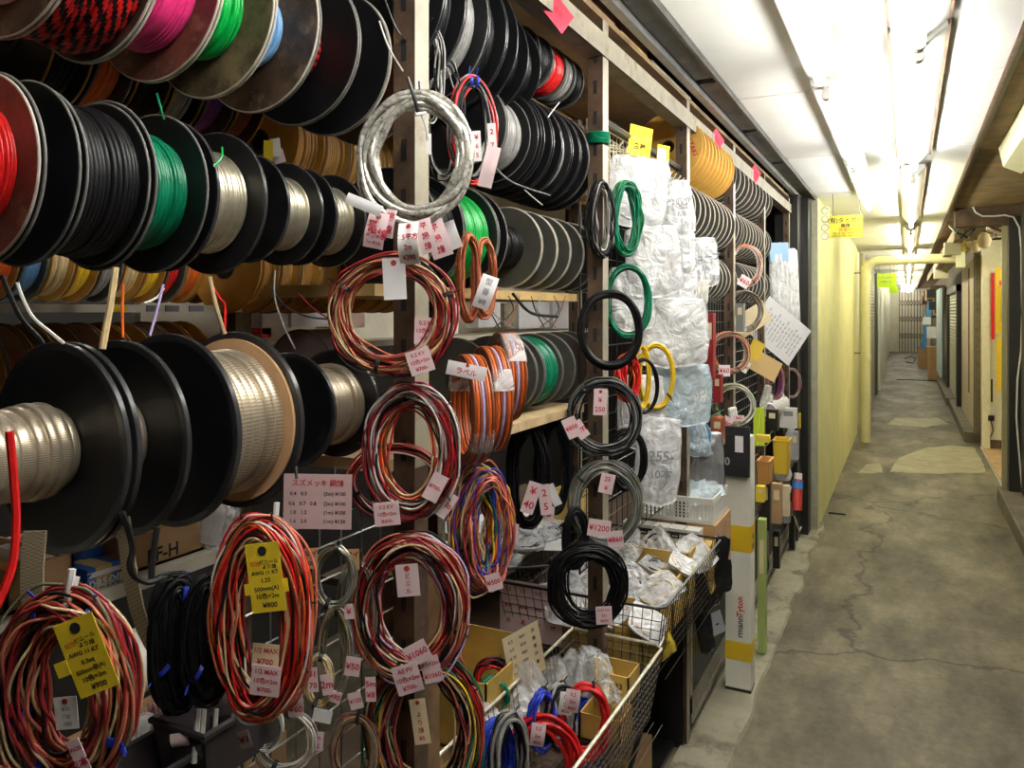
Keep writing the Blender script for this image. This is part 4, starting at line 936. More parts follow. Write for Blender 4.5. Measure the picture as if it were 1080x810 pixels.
# 13 red and black bundle with white tags
c = coil(474, 80, 522, 196, .72, 58, [BLACKW, RED, BLACKW, RED, GREYW, BLACKW], 26, .0022, .4, 'bundle of red and black cable loops beside the silver coil', (100, 80), TIEBL, name='cable_bundle', sd=33, ax=.012)
at_tag(c, 503, 154, 9, 32, .66, ['¥', '6', '5'], 3, 26, WHITEP, False); at_tag(c, 519, 146, 9, 32, .67, ['2', '7'], 3, 26, WHITEP, False)
at_tag(c, 516, 176, 15, 44, .655, (), -14, 30, PINKP, False, bend=.15)
coil(437, 20, 470, 130, .74, 40, [GREYW, WHITEW, BLACKW], 7, .0016, .5, 'loose grey wire loops hanging behind the post top', (), sd=35, ax=.02, jitter=1.6)
coil(446, 60, 490, 190, .76, 35, [GREYW, BLACKW], 5, .0016, .4, 'loose grey wire loops behind the silver coil', (), sd=36, ax=.02, jitter=1.6)
# 14 corded post and bay three
c = coil(621, 190, 647, 272, .69, 52, [BLACKW, GREYW, SILVER, BLACKW], 26, .0026, .5, 'hank of black and grey cable hanging on the corded post', (150,), TIEB, sd=40, ax=.02)
coil(644, 190, 676, 270, .68, 48, [DGREEN, W('leaf_green_wire', (0, .17, .03)), DGREEN], 26, .0026, .45, 'glossy green wire hank hanging beside the grey hank', (), sd=41, ax=.018)
coil(638, 278, 687, 357, .69, 38, [DGREEN, MATS['leaf_green_wire'], DGREEN], 18, .0024, .24, 'dark green wire coil hanging behind the black tube ring', (200,), TIEB, sd=42, ax=.014)
coil(609, 305, 679, 389, .665, 26, [BLACKW], 8, .0052, .24, 'thick black tube ring hanging in front of the green coil', (), name='black_tube_ring', sd=43, ax=.012, jitter=.5, sides=8)
coil(650, 372, 674, 424, .70, 50, [RED, RED, ORANGE], 22, .003, .6, 'short bright red cable hank below the black tube ring', (), sd=44, ax=.02)
coil(666, 364, 686, 432, .69, 55, [YELLOW], 10, .003, .4, 'yellow cable hank seen edge on beside the red one', (), sd=45)
coil(672, 362, 712, 432, .675, 30, [YELLOW], 8, .003, .2, 'yellow cable ring hanging over the bags', (-40,), TIEB, sd=46, ax=.009, jitter=.5)
coil(663, 378, 695, 437, .665, 32, [BLACKW], 8, .0026, .2, 'thin black cable ring across the yellow one', (), sd=47, ax=.007, jitter=.5)
DG = W('charcoal_wire', (.10, .11, .10))
c = coil(599, 398, 677, 480, .67, 26, [DG, GREYW, DG, BLACKW], 26, .0021, .28, 'charcoal cable coil in the middle of the corded post', (130, 200), TIEB, sd=48, ax=.012, group='charcoal cable coils on the corded post')
at_tag(c, 633, 424, 14, 28, .63, ['¥', '250'], -2, 27, PINKP, True); at_tag(c, 603, 451, 15, 22, .64, ['¥800'], 24, 27, PINKP); at_tag(c, 612, 453, 12, 20, .635, ['2m'], 35, 27, PINKP); at_tag(c, 662, 466, 18, 12, .63, ['¥900'], 25, 27, PINKP)
c = coil(599, 485, 677, 577, .67, 26, [DG, OLIVEW, GREYW, DG], 28, .0021, .28, 'charcoal cable coil lower on the corded post with three tags', (140, 195), TIEB, sd=49, ax=.012, group='charcoal cable coils on the corded post')
at_tag(c, 640, 510, 15, 21, .63, ['25', '¥'], -12, 27, PINKP); at_tag(c, 632, 557, 24, 18, .635, ['¥1200'], -8, 27, PINKP); at_tag(c, 649, 569, 17, 18, .63, ['¥860'], 6, 27, PINKP)
coil(640, 452, 683, 518, .70, 32, [BLACKW], 12, .003, .3, 'black cable ring partly hidden behind the charcoal coils', (), sd=50)
c = coil(578, 572, 661, 662, .665, 26, [BLACKW], 40, .0026, .4, 'thick black cable coil at the foot of the corded post', (60, 250), TIEB, sd=51, ax=.02)
at_tag(c, 637, 649, 17, 19, .62, ['0.5×1m', '2m', '¥890'], 3, 27, PINKP); at_tag(c, 641, 641, 10, 10, .622, (), 40, 27, PINKP)
coil(594, 535, 620, 600, .72, 50, [BLACKW], 18, .003, .45, 'black cable hank edge on behind the thick black coil', (), sd=52)
# 16 black hanks over the paper counter
c = coil(536, 445, 577, 556, .80, 48, [BLACKW], 26, .003, .45, 'black cable hank over the paper covered counter, nearer one', (100,), TIEB, sd=53, group='black hanks over the counter', ax=.02)
at_tag(c, 560, 525, 14, 34, .76, ['¥', '40'], -18, 27, PINKP); at_tag(c, 541, 562, 10, 20, .76, ['0'], -10, 27, PINKP)
c = coil(566, 440, 603, 542, .79, 48, [BLACKW], 26, .003, .45, 'black cable hank over the paper covered counter, farther one', (100,), TIEB, sd=54, group='black hanks over the counter', ax=.02)
at_tag(c, 575, 527, 13, 32, .755, ['2', '5'], 8, 27, PINKP); at_tag(c, 579, 542, 11, 16, .75, ['0'], -4, 27, PINKP); at_tag(c, 584, 522, 9, 24, .752, (), 24, 27, WHITEP)
# 17 rings of bay four and five
RC = [BROWN, CREAM, COPPER, GREYW, WHITEW]
rings = [((769, 257, 804, 302), [COPPER, CREAM, BROWN, WHITEW], 'ring of brown and cream wire hanging in front of the grey reels', ), ((764, 305, 805, 350), [BROWN, CREAM, GREYW, OLIVEW], 'ring of olive and brown wire below the first brown ring'), ((748, 350, 791, 395), [BROWN, CREAM, SALMON, GREYW], 'ring of brown and pinkish wire over the wire grid of the fourth bay'),
         ((751, 404, 797, 450), [GREEN, CREAM, WHITEW, OLIVEW], 'ring of green and cream wire above the black pouch')]
for i, (bx, cs, lb) in enumerate(rings):
    c = coil(*bx, .69, 24, cs, 14, .0026, .24, lb, (200, 300), TIEB, sd=60 + i, ax=.010, group='wire rings of the fourth bay', jitter=.7)
    tp = [((785, 297, 12, 12, -30), ), ((783, 346, 8, 8, 10),), ((764, 391, 12, 12, 0), (786, 387, 8, 12, -30)), ((766, 446, 11, 13, -35), (779, 441, 12, 6, 0))][i]
    for px, py, w_, h_, r in tp: at_tag(c, px, py, w_, h_, .66, ['¥60'], r, 27, WHITEP if i < 3 else PINKP)
coil(812, 273, 829, 312, .69, 40, [DKRED, BROWN, SALMON], 16, .0035, .3, 'dark red wire ring edge on beside the hanging clear bags', (), sd=65, group='wire rings of the fourth bay')
coil(807, 382, 827, 422, .69, 30, [PURPLE, SALMON, GREYW, BROWN], 16, .003, .5, 'mauve wire hank below the price sheet', (), sd=66, group='wire rings of the fourth bay')
coil(824, 388, 845, 420, .69, 24, [BROWN, DKRED, GREYW], 10, .003, .25, 'small mauve brown ring beside the mauve hank', (), sd=67, group='wire rings of the fourth bay')
# ---------------------------------------------------------------- bags
def bag(x0, y0, x1, y1, L, label, mat=None, yaw=35, roll=0, puff=.018, sd=1, name='plastic_bag', group=None, header=None, filling=None, shape='rect', cat='bag', loc=None, size=None, pitch=0, crump=1.):
    c = loc or P((x0 + x1) / 2, (y0 + y1) / 2, L); Z = depth(c); yw = math.radians(yaw)
    r = abs(math.cos(yw - YAW) - ((x0 + x1) / 2 - 540) / FPX * math.sin(yw - YAW))
    w_, h_ = size or ((x1 - x0) * Z / FPX / max(.35, r), (y1 - y0) * Z / FPX)
    o, R = frame((0, 0, 0), yw, math.radians(roll), math.radians(pitch)); th = thing(name, label, cat, c, group)
    b = MB(); N = 22; vs = []; fs = []
    for side in (1, -1):
        for i in range(N + 1):
            for j in range(N + 1):
                u, v = i / N, j / N; U = u * 2 - 1; V = v * 2 - 1
                wx = 1.0
                if shape == 'taper': wx = .45 + .55 * (1 - v)
                if shape == 'cone': wx = .12 + .88 * v
                q = Vector((U * 2.3 + sd * 5, V * 2.3, sd)); nx = noise.noise(q) * .09; ny = noise.noise(q + Vector((9, 3, 1))) * .06
                dz = puff * (max(0, 1 - U ** 4) * max(0, 1 - V ** 4)) ** .6
                cr = (noise.turbulence(Vector((U * 2.2 + sd, V * 2.6, side * 3 + sd)), 4, True) - .9) * .011 * crump * min(1, w_ / .06)
                ed = 1 if abs(U) == 1 or abs(V) == 1 else 0
                z = side * (dz * .9 + .001) + (cr if not ed else 0) + .35 * puff * noise.noise(Vector((U, V, sd * 2.)))
                bl = 1 - .10 * V * V * V * V if shape == 'rect' else 1; bm = 1 - .14 * U * U * (1 if V < 0 else .4)
                vs.append(R @ Vector(((U * wx * bl + nx * (1 - ed * .4)) * w_ / 2, (V * bm + ny * (1 - ed * .4)) * h_ / 2, z)))
    M_ = N + 1
    for s_ in (0, 1):
        for i in range(N):
            for j in range(N):
                a = s_ * M_ * M_ + i * M_ + j; f = (a, a + M_, a + M_ + 1, a + 1)
                fs.append(f if s_ == 0 else f[::-1])
    k = M_ * M_
    for i in range(N):
        for (a, c2) in ((i * M_, (i + 1) * M_), (i * M_ + N, (i + 1) * M_ + N), (i, i + 1), (N * M_ + i, N * M_ + i + 1)): fs.append((a, c2, c2 + k, a + k))
    b.add(vs, fs); b.build('film', mat or BAGM, th, sharp=0)
    if header:
        hb = MB(); s = Vector((w_ / 2, h_ * .12, .003))
        hb.add([R @ Vector((x * s.x, h_ / 2 - s.y + y * s.y, z_ * puff * .5 + z_ * .002)) for x in (-1, 1) for y in (-1, 1) for z_ in (-1, 1)], [(0, 1, 3, 2), (4, 6, 7, 5), (0, 4, 5, 1), (2, 3, 7, 6), (0, 2, 6, 4), (1, 5, 7, 3)], 0, False)
        hb.build('header_card', header, th)
    if filling:   # coiled tube or parts inside the bag
        m, n_, wr_ = filling; fb = MB(); rn = random.Random(sd)
        rx, ry = w_ * .40, h_ * .40
        for i in range(n_):
            s = 1 - .55 * i / n_ ; ph = rn.random() * 6
            fb.tube([R @ Vector((rx * s * math.cos(a), ry * s * math.sin(a) - (1 - s) * ry * .4, puff * .25 * math.sin(a * 2 + ph))) for a in [2 * PI * k_ / 28 for k_ in range(28)]], wr_, 5, True)
        fb.build('coiled_contents', m, th, sharp=0)
    return th
WT = W('white_tube', (.8, .8, .78)); BG = 'plastic bags of parts in the third bay'
B3 = [(640, 165, 705, 240, .69, BAGM, 30, -6, (WT, 5, .003), 'rect', 'big milky bag hanging at the top behind the green hank'),
      (697, 190, 732, 250, .64, BAGM, 30, 8, (WT, 4, .003), 'rect', 'milky bag with grey print hanging beside the steel post near the yellow reels'),
      (660, 238, 720, 314, .68, BAGM, 35, 6, (CREAM, 5, .003), 'rect', 'milky bag with creamy tubes under the top bag'),
      (700, 244, 734, 290, .66, BAGM, 35, 0, (WT, 3, .003), 'rect', 'small milky bag squeezed beside the creamy one'),
      (722, 250, 758, 304, .69, BAGM, 30, 5, None, 'rect', 'white packet with a green mark in front of the grey reels'),
      (642, 280, 692, 350, .74, BAGM, 30, 0, (WT, 4, .003), 'rect', 'clear bag behind the dark green coil'),
      (700, 280, 736, 332, .66, BAGM, 35, -5, (GREYW, 4, .004), 'rect', 'milky bag holding a coil of ribbed grey hose'),
      (724, 296, 752, 348, .69, M('cream_pouch', (.72, .70, .62), .4), 30, 8, None, 'cone', 'cream cone shaped pouch hanging beside the grey reels'),
      (668, 314, 748, 388, .66, BAGM, 32, 2, (WT, 7, .004), 'rect', 'largest round milky bag in the middle of the third bay'),
      (684, 382, 751, 450, .65, BLUEBAG, 32, 0, (WT, 8, .004), 'rect', 'bluish bag with concentric coils of white tube'),
      (650, 395, 702, 474, .72, BAGM, 30, 0, (WT, 4, .004), 'rect', 'clear bag behind the yellow ring'),
      (670, 440, 718, 534, .67, BAGM, 30, -3, (WT, 5, .004), 'rect', 'tall milky bag with handwritten marks above the white tray'),
      (722, 440, 752, 482, .68, BLUEBAG, 30, 0, (SKY, 4, .004), 'taper', 'small bag of pale blue tubes below the bluish bag'),
      (728, 455, 764, 528, .66, M('grey_foil', (.36, .35, .36), .35, .5, var=.3, scale=12), 30, 2, None, 'rect', 'grey foil pouch with black marks beside the white tray')]
for i, (x0, y0, x1, y1, L, m, yw, ro, fi, shp, lb) in enumerate(B3):
    o = bag(x0, y0, x1, y1, L, lb, m, yw, ro, .02, 70 + i, group=BG, filling=fi, shape=shp)
    if i in (1, 4, 11, 13):
        pp, R = frame((0, 0, 0), math.radians(yw), math.radians(ro)); tb = MB(); h_ = (y1 - y0) * depth(o.location) / FPX
        fnb = lambda x, y: (pp + R @ Vector((x, y, .037)), R @ Vector((0, 0, 1)))
        put_text(tb, {1: '熱収縮', 4: 'チューブ', 11: '255-', 13: 'ハイ×10'}[i], fnb, 0, h_ * .08, h_ * .16, 0); put_text(tb, {1: '6.0', 4: '3m', 11: '10本', 13: '5m'}[i], fnb, 0, -h_ * .12, h_ * .13, 0)
        tb.build('writing', INKG, o, sharp=0)
# wire grid that carries the bags, hooks and rail
def grid_panel(p0, p1, z0, z1, m, label, step=.035, r=.0016, name='wire_grid'):
    p0 = Vector(p0); p1 = Vector(p1); d = p1 - p0; ln = d.length; d.normalize(); b = MB(); n = int(ln / step); k = int((z1 - z0) / step)
    th = thing(name, label, 'wire grid', (p0.x, p0.y, z0))
    for i in range(n + 1): q = d * min(ln, i * step); b.tube([q, q + Vector((0, 0, z1 - z0))], r, 4)
    for j in range(k + 1): b.tube([Vector((0, 0, j * step)), d * ln + Vector((0, 0, j * step))], r, 4)
    b.build('grid_wires', m, th)
    f = MB(); f.tube([Vector((0, 0, 0)), d * ln, d * ln + Vector((0, 0, z1 - z0)), Vector((0, 0, z1 - z0))], r * 2, 6, True); f.build('grid_frame', m, th)
    return th
ya, yb = XP[1] + .04, XP[2] - .02
grid_panel((-.76, ya, 0), (-.76, yb, 0), 1.86, 2.06, WHITEM, 'cream coated wire grid above the plastic bags', .03)
grid_panel((-.78, ya, 0), (-.78, yb, 0), .85, 1.85, BLACKM, 'black wire grid carrying the plastic bags', .05)
grid_panel((-.75, XP[2] + .05, 0), (-.75, 5.2, 0), .75, 1.62, GALV, 'steel wire grid behind the rings of the fourth bay', .05)
grid_panel((-.775, .76, 0), (-.775, 1.10, 0), .60, 1.24, GALV, 'steel wire grid behind the hanks below the pink price sign', .05, .0018)
b = MB(); b.tube([(-.73, XP[1], 2.06), (-.73, XP[2], 2.06)], .011, 8); one('hanging_rod', b, DARKM, 'dark rod above the plastic bags with the yellow tag', 'rod', (-.73, XP[1], 2.06))
for i in range(14):
    y = ya + .06 + i * .05; b = MB(); b.tube([(-.755, y, 2.0), (-.73, y, 2.0), (-.69, y, 1.99), (-.68, y, 2.005)], .0022, 5)
    one('peg_hook', b, WHITEM, '%s of the cream hooks on the grid over the bags, counting from the corded post' % ORD[i], 'hook', (-.755, y, 2.0), 'cream hooks over the bags')
for i, (px, py, w_, h_, L, tx, ro) in enumerate([(675, 151, 24, 36, .70, [('チューブ', 0, .1, .14, INKG), ('各種', 0, -.12, .2, INKB)], -8), (699, 168, 13, 30, .70, [('3m', 0, 0, .2, INKG)], -5)]):
    at_tag(None, px, py, w_, h_, L, tx, ro, 50, YELP, False, name='yellow_card', label=['yellow card clipped to the rod above the bags', 'small yellow and white card beside the larger yellow card'][i])
at_tag(None, 698, 164, 9, 14, .695, (), -5, 50, WHITEP, False, name='white_card', label='white card stuck on the small yellow card')
b = MB()
for i in range(5): b.tube([Vector((-.72 + .03 * math.cos(a), XP[1] + .014 + .03 * math.sin(a), 1.985 + .006 * i)) for a in [2 * PI * k / 16 for k in range(16)]], .003, 5, True)
one('green_twine', b, DGREEN, 'dark green cord wound round the steel post', 'cord', (-.72, XP[1], 1.99))
# red labels on the top rail
for i, (x0, y0, x1, y1, mt) in enumerate([(575, 0, 602, 27, REDP), (750, 139, 762, 156, REDP), (792, 176, 801, 190, REDP)]):
    at_tag(None, (x0 + x1) / 2, (y0 + y1) / 2, x1 - x0, y1 - y0, .688, [('赤札', 0, 0, .3, INKR)], -38 if i == 0 else -40, 62, mt, False, name='red_label', label=['crumpled red label hanging from the top rail over the small reels', 'small red label on the top rail above the yellow reels', 'small red label on the top rail beyond the yellow reels'][i])
# ---------------------------------------------------------------- bay four and five, right part
def px_box(name, x0, y0, x1, y1, L, dep, mat, label, cat='box', extra=None, tilt=0, bev=.002):
    """a box standing in the plane x = -L, its face towards the aisle; dep metres deep"""
    a = P(x0, (y0 + y1) / 2, L); c = P(x1, (y0 + y1) / 2, L); m = P((x0 + x1) / 2, y0, L); n = P((x0 + x1) / 2, y1, L)
    if L < .72:   # small goods turned towards the passage entrance
        q0 = PY(x0, y0, a.y); q1 = PY(x1, y1, a.y); th = thing(name, label, cat, (q0 + q1) / 2); hx, hz = abs(q1.x - q0.x) / 2, abs(q0.z - q1.z) / 2
        b = MB(); b.box((-hx, 0, -hz), (hx, .05, hz)); b.build('body', mat, th); b = MB(); b.box((-hx * .5, -.001, hz * .2), (hx * .6, .0, hz * .7)); b.build('front_print', CREAMP if mat is not WPLAST else INKG, th)
        return th
    ctr = (m + n) / 2; hy = abs(c.y - a.y) / 2; hz = (m.z - n.z) / 2; th = thing(name, label, cat, ctr)
    mt = Matrix.Rotation(math.radians(tilt), 3, 'X'); b = MB()
    b.box((-dep, -hy, -hz), (0, hy, hz)); b.v = [mt @ v for v in b.v]; b.build('body', mat, th)
    if extra:
        e = MB(); s, u0, v0, u1, v1 = extra; e.box((-.0, hy * u0, hz * v0), (.0012, hy * u1, hz * v1)); e.box((-dep * .8, -hy - .0012, hz * v0), (-dep * .2, -hy, hz * v1)); e.v = [mt @ v for v in e.v]; e.build('label_panel', s, th)
    return th
# clear bags hanging at the end, price sheet, envelopes
for i, (x0, y0, x1, y1, lb, m) in enumerate([(812, 256, 832, 338, 'tall clear bag with blue print hanging near the end frame', BAGM), (826, 262, 843, 350, 'tall clear bag of white tubes behind the blue printed one', BAGM), (842, 300, 850, 400, 'narrow strip of clear packets near the end frame', BAGM),
        (850, 372, 859, 408, 'small packet of pale beads hanging at the black end frame', BAGM), (847, 392, 855, 480, 'long string of pale packets hanging down the end frame', BAGM)]):
    bag(x0, y0, x1, y1, .67, lb, m, 30, 2, .02, 90 + i, group='clear bags near the end frame', filling=(WT, 3, .004), header=M('blue_print_card', (.35, .55, .75), .5) if i == 0 else None)
sheet = [('価格表', 0, .42, .05, INKBL)] + [('%s mm2  %d  %d  %d' % (a, 100 + 30 * k, 220 + 40 * k, 410 + 15 * k), (-.05 if k % 3 else .04), .34 - k * .068, .042, INKG) for k, a in enumerate(['0.3', '0.5', '0.75', '1.25', '2.0', '3.5', '5.5', '8.0', '14', '22', '38', '60'])]
at_tag(None, 821.5, 349, 41, 62, .66, sheet, 53, 40, WHITEP, False, name='price_sheet', label='large white printed price sheet hanging tilted near the end frame')
at_tag(None, 792, 338, 40, 24, .675, (), 30, 40, CREAMP, False, name='paper_sheet', label='plain paper sheet behind the tilted price sheet')
at_tag(None, 806, 385, 34, 22, .675, (), -28, 40, M('manila', (.66, .45, .2), .7), False, name='envelope', label='tan envelope tucked below the tilted price sheet')
at_tag(None, 797, 369, 14, 20, .676, (), -28, 40, M('ochre_card', (.72, .5, .05), .7), False, name='ochre_card', label='ochre card above the tan envelope')
# corrugated white hose, green strips, holders
b = MB(); a0 = P(812, 433, .68); a1 = P(826, 425, .68); d_ = (a1 - a0)
for k in range(9):
    c0 = a0 + d_ * (k / 8); b.tube([c0 + Vector((0, 0, .035)) * math.cos(t) + Vector((.03, 0, 0)) * math.sin(t) for t in [2 * PI * q / 14 for q in range(14)]], .009, 5, True)
b.tube([a0, a1], .026, 8)
one('ribbed_hose', b, WPLAST, 'short ribbed white hose below the mauve hank', 'hose', a0)
for i, px in enumerate((797, 800.5, 804)):
    a = P(px, 430, .68); c = P(px, 470, .68); b = MB(); b.box((a.x - .01, a.y - .008, c.z), (a.x + .01, a.y + .012, a.z))
    one('yellow_green_strip', b, M('neon_strip', (.6, .75, .05), .4), '%s yellow green strip hanging above the yellow bin' % ORD[i], 'strip', a, 'yellow green strips above the bin')
o = thing('black_pouch', 'black pouch with a white label hung over the top of the tall white carton', 'pouch', (-.615, 3.235, .885))
b = MB(); b.box((-.062, -.012, 0), (.052, .012, .20)); b.box((-.058, -.016, .03), (.048, -.010, .17)); b.build('body', M('black_fabric', (.012, .012, .013), .7), o)
b = MB(); b.box((-.002, -.0175, .10), (.030, -.016, .165)); b.build('white_label', WHITEP, o)
def bin_(name, x0, y0, x1, y1, L, dep, mat, label):
    a = P(x0, (y0 + y1) / 2, L); c = P(x1, (y0 + y1) / 2, L); zt = P((x0 + x1) / 2, y0, L).z; zb = P((x0 + x1) / 2, y1, L).z
    c = PY(x1, (y0 + y1) / 2, a.y); hy = .07; h = zt - zb; dep = abs(c.x - a.x); base = Vector(((a.x + c.x) / 2, a.y + hy, zb)); th = thing(name, label, 'bin', base); b = MB(); k = .003; s = .85
    for (x0_, y0_, x1_, y1_) in ((-1, -1, 1, -1), (1, -1, 1, 1), (1, 1, -1, 1), (-1, 1, -1, -1)):
        A = [Vector((x0_ * dep / 2 * s, y0_ * hy * s, 0)), Vector((x1_ * dep / 2 * s, y1_ * hy * s, 0)), Vector((x1_ * dep / 2, y1_ * hy, h)), Vector((x0_ * dep / 2, y0_ * hy, h))]
        nn = Vector((-(x0_ + x1_), -(y0_ + y1_), 0)).normalized() * k; b.add(A + [v + nn for v in A], [(0, 1, 2, 3), (7, 6, 5, 4), (3, 2, 6, 7), (0, 4, 5, 1), (0, 3, 7, 4), (1, 5, 6, 2)], 0, False)
    b.box((-dep / 2 * s, -hy * s, 0), (dep / 2 * s, hy * s, k)); b.build('body', mat, th)
    b = MB(); b.tube([(-dep / 2, -hy, h), (dep / 2, -hy, h), (dep / 2, hy, h), (-dep / 2, hy, h)], .005, 6, True); b.build('rim', mat, th)
    return th
bin_('yellow_bin', 815, 457, 831, 490, .66, .06, M('yellow_bin_plastic', (.72, .48, .04), .4), 'yellow plastic bin hooked on the grid near the end frame')
bin_('orange_bin', 798, 480, 811, 503, .66, .05, M('orange_bin_plastic', (.6, .3, .08), .5), 'orange brown bin hooked on the grid beside the black pouch')
px_box('yellow_tape_box', 797, 459, 811, 467, .65, .03, M('yellow_box', (.75, .55, .03), .5), 'flat yellow box lying over the orange bin')
px_box('yellow_tag_block', 797, 513, 806, 530, .63, .03, M('yellow_box', (.75, .55, .03), .5), 'small yellow block hanging on the green strip beside the white carton')
o = px_box('green_strip', 799, 548, 807, 690, .60, .02, M('olive_green_strip', (.36, .44, .14), .5), 'long olive green strip standing behind the tall white carton', 'strip')
px_box('tan_board', 813, 510, 824, 553, .64, .02, CARD, 'tan board hanging edge on beneath the bins', 'board', tilt=0); px_box('tan_board', 822, 512, 832, 545, .63, .02, CREAMP, 'pale board hanging beside the tan board', 'board')
o = thing('spray_can', 'red and blue spray can hanging upside down near the end frame', 'can', P(841, 516, .62)); mt = Matrix.Rotation(math.radians(-18), 3, 'X')
for nm, z0, z1, r_, m_ in (('can_body', -.13, .06, .032, M('red_print', (.6, .06, .04), .35)), ('blue_band', .0, .05, .0335, M('blue_print', (.05, .2, .55), .35)), ('cap', .06, .10, .026, WPLAST)):
    b = MB(); b.lathe([(0, z0), (r_, z0), (r_, z1), (0, z1)], 18, axis='Z'); b.v = [mt @ v for v in b.v]; b.build(nm, m_, o)
o = thing('clear_globe', 'round clear packet with black cap hanging beside the spray can', 'packet', P(826, 500, .63)); b = MB(); b.lathe([(0, -.05), (.04, -.03), (.05, 0), (.04, .03), (0, .05)], 14, axis='Z'); b.build('globe', BAGM, o)
b = MB(); b.lathe([(0, -.11), (.035, -.11), (.035, -.05), (0, -.05)], 14, axis='Z'); b.build('cap', BLACKM, o)
for i, (x0, y0, x1, y1, m_, lb, ct) in enumerate([(808, 432, 820, 455, BLACKM, 'black box hanging above the yellow bin', 'box'), (822, 430, 840, 452, WPLAST, 'white packet of parts above the yellow bin', 'packet'), (838, 436, 844, 452, M('yellow_box', (.75, .55, .03), .5), 'small yellow packet near the end frame', 'packet'), (834, 455, 842, 485, GREYPL, 'grey packet hanging beside the yellow bin', 'packet'),
        (752, 395, 760, 425, DKRED, 'dark red packet behind the green ring', 'packet'), (745, 330, 752, 400, DKRED, 'red strips hanging beside the bags', 'strip'), (776, 320, 784, 350, M('dark_cap_jar', (.2, .2, .19), .3), 'small dark jar inside the olive ring', 'jar'), (750, 440, 762, 470, COPPER, 'brown packet of cable below the green ring', 'packet'),
        (800, 505, 812, 560, DARKM, 'dark packet hanging under the orange bin', 'packet'), (832, 520, 838, 580, BLACKM, 'black strap hanging near the end frame', 'strap'), (815, 560, 822, 600, BLACKM, 'black strap hanging below the tan board', 'strap'), (846, 345, 853, 372, WPLAST, 'white packet on the black end frame', 'packet')]):
    px_box('hanging_packet' if ct == 'packet' else 'hanging_' + ct, x0, y0, x1, y1, .68, .015, m_, lb, ct)
b = MB(); b.tube([P(838, 545, .64), P(843, 560, .63), P(845, 556, .63)], .006, 5); one('white_rod', b, WPLAST, 'white bent rod hanging below the spray can', 'rod', P(838, 545, .64))
b = MB(); b.tube([P(848, 270, .66), P(858, 273, .62), P(862, 268, .6)], .004, 5); one('white_twine', b, WPLAST, 'white twine tied from the end frame to the wall corner', 'twine', P(848, 270, .66))
b = MB(); b.tube([P(846, 230, .69), P(846, 430, .69)], .008, 6); one('thin_upright', b, ALU, 'thin aluminium upright next to the black end frame', 'upright', P(846, 230, .69))
# tall white carton on the cement strip
y0_ = 3.22; t = thing('tall_carton', 'tall white carton with yellow bands standing on the cement strip', 'carton', (-.612, 3.30, .012)); CW = M('white_carton', (.8, .78, .68), .55, var=.08, scale=8, dirt=(.45, .40, .3), dscale=5, dthr=.62)
b = MB(); b.box((-.05, -.045, 0), (.05, .045, 1.03)); b.build('body', CW, t); b = MB(); b.box((-.051, -.046, 0), (.051, .046, .012)); b.build('dark_foot', BLACKM, t)
YT = M('yellow_packing_tape', (.75, .5, .02), .4)
for z in (.125, .565):
    b = MB(); b.box((-.0512, -.0462, z), (.0512, .0462, z + .075 + (.03 if z > .5 else 0))); b.build('yellow_band', YT, t)
fnc = lambda x, y: (Vector((x, -.0458, y)), Vector((0, -1, 0))); b = MB(); put_text(b, 'HellermannTyton', fnc, .01, .62 - .15, .048, 0, PI / 2); 
tx = b; vs_red = MB(); b = MB(); put_text(b, 'rmann', fnc, .008, .262, .034, 0, PI / 2); b.build('dark_lettering', M('navy_print', (.02, .02, .06), .5), t, sharp=0)
b = MB(); put_text(b, 'Tyton', fnc, .008, .343, .034, 0, PI / 2); b.build('red_lettering', M('carton_red', (.65, .02, .03), .5), t, sharp=0)
fnd_ = lambda x, y: (Vector((.0518, x, y)), Vector((1, 0, 0))); b = MB(); put_text(b, 'TEL', fnd_, 0, .62, .028, 0); put_text(b, 'FAX', fnd_, 0, .585, .028, 0); b.build('band_lettering', INKB, t, sharp=0)
# black packets beside the carton
for i, (x0, y0, x1, y1, L) in enumerate([(744, 565, 766, 640, .60), (752, 590, 772, 625, .59), (735, 640, 752, 690, .62), (728, 600, 748, 650, .61)]):
    bag(x0, y0, x1, y1, L, ['shiny black bag hanging between the basket and the white carton', 'black bag corner touching the white carton', 'dark packet with a white strip hanging under the wire basket', 'black bag hanging under the wire basket edge'][i], M('black_film', (.012, .012, .013), .25), 40, 10 * i - 10, .015, 120 + i, group='black bags beside the carton')
at_tag(None, 756, 657, 14, 24, .60, ['-'], 18, 40, GREYPL, False, name='grey_tag', label='grey tag hanging beside the foot of the white carton', ink=INKB)

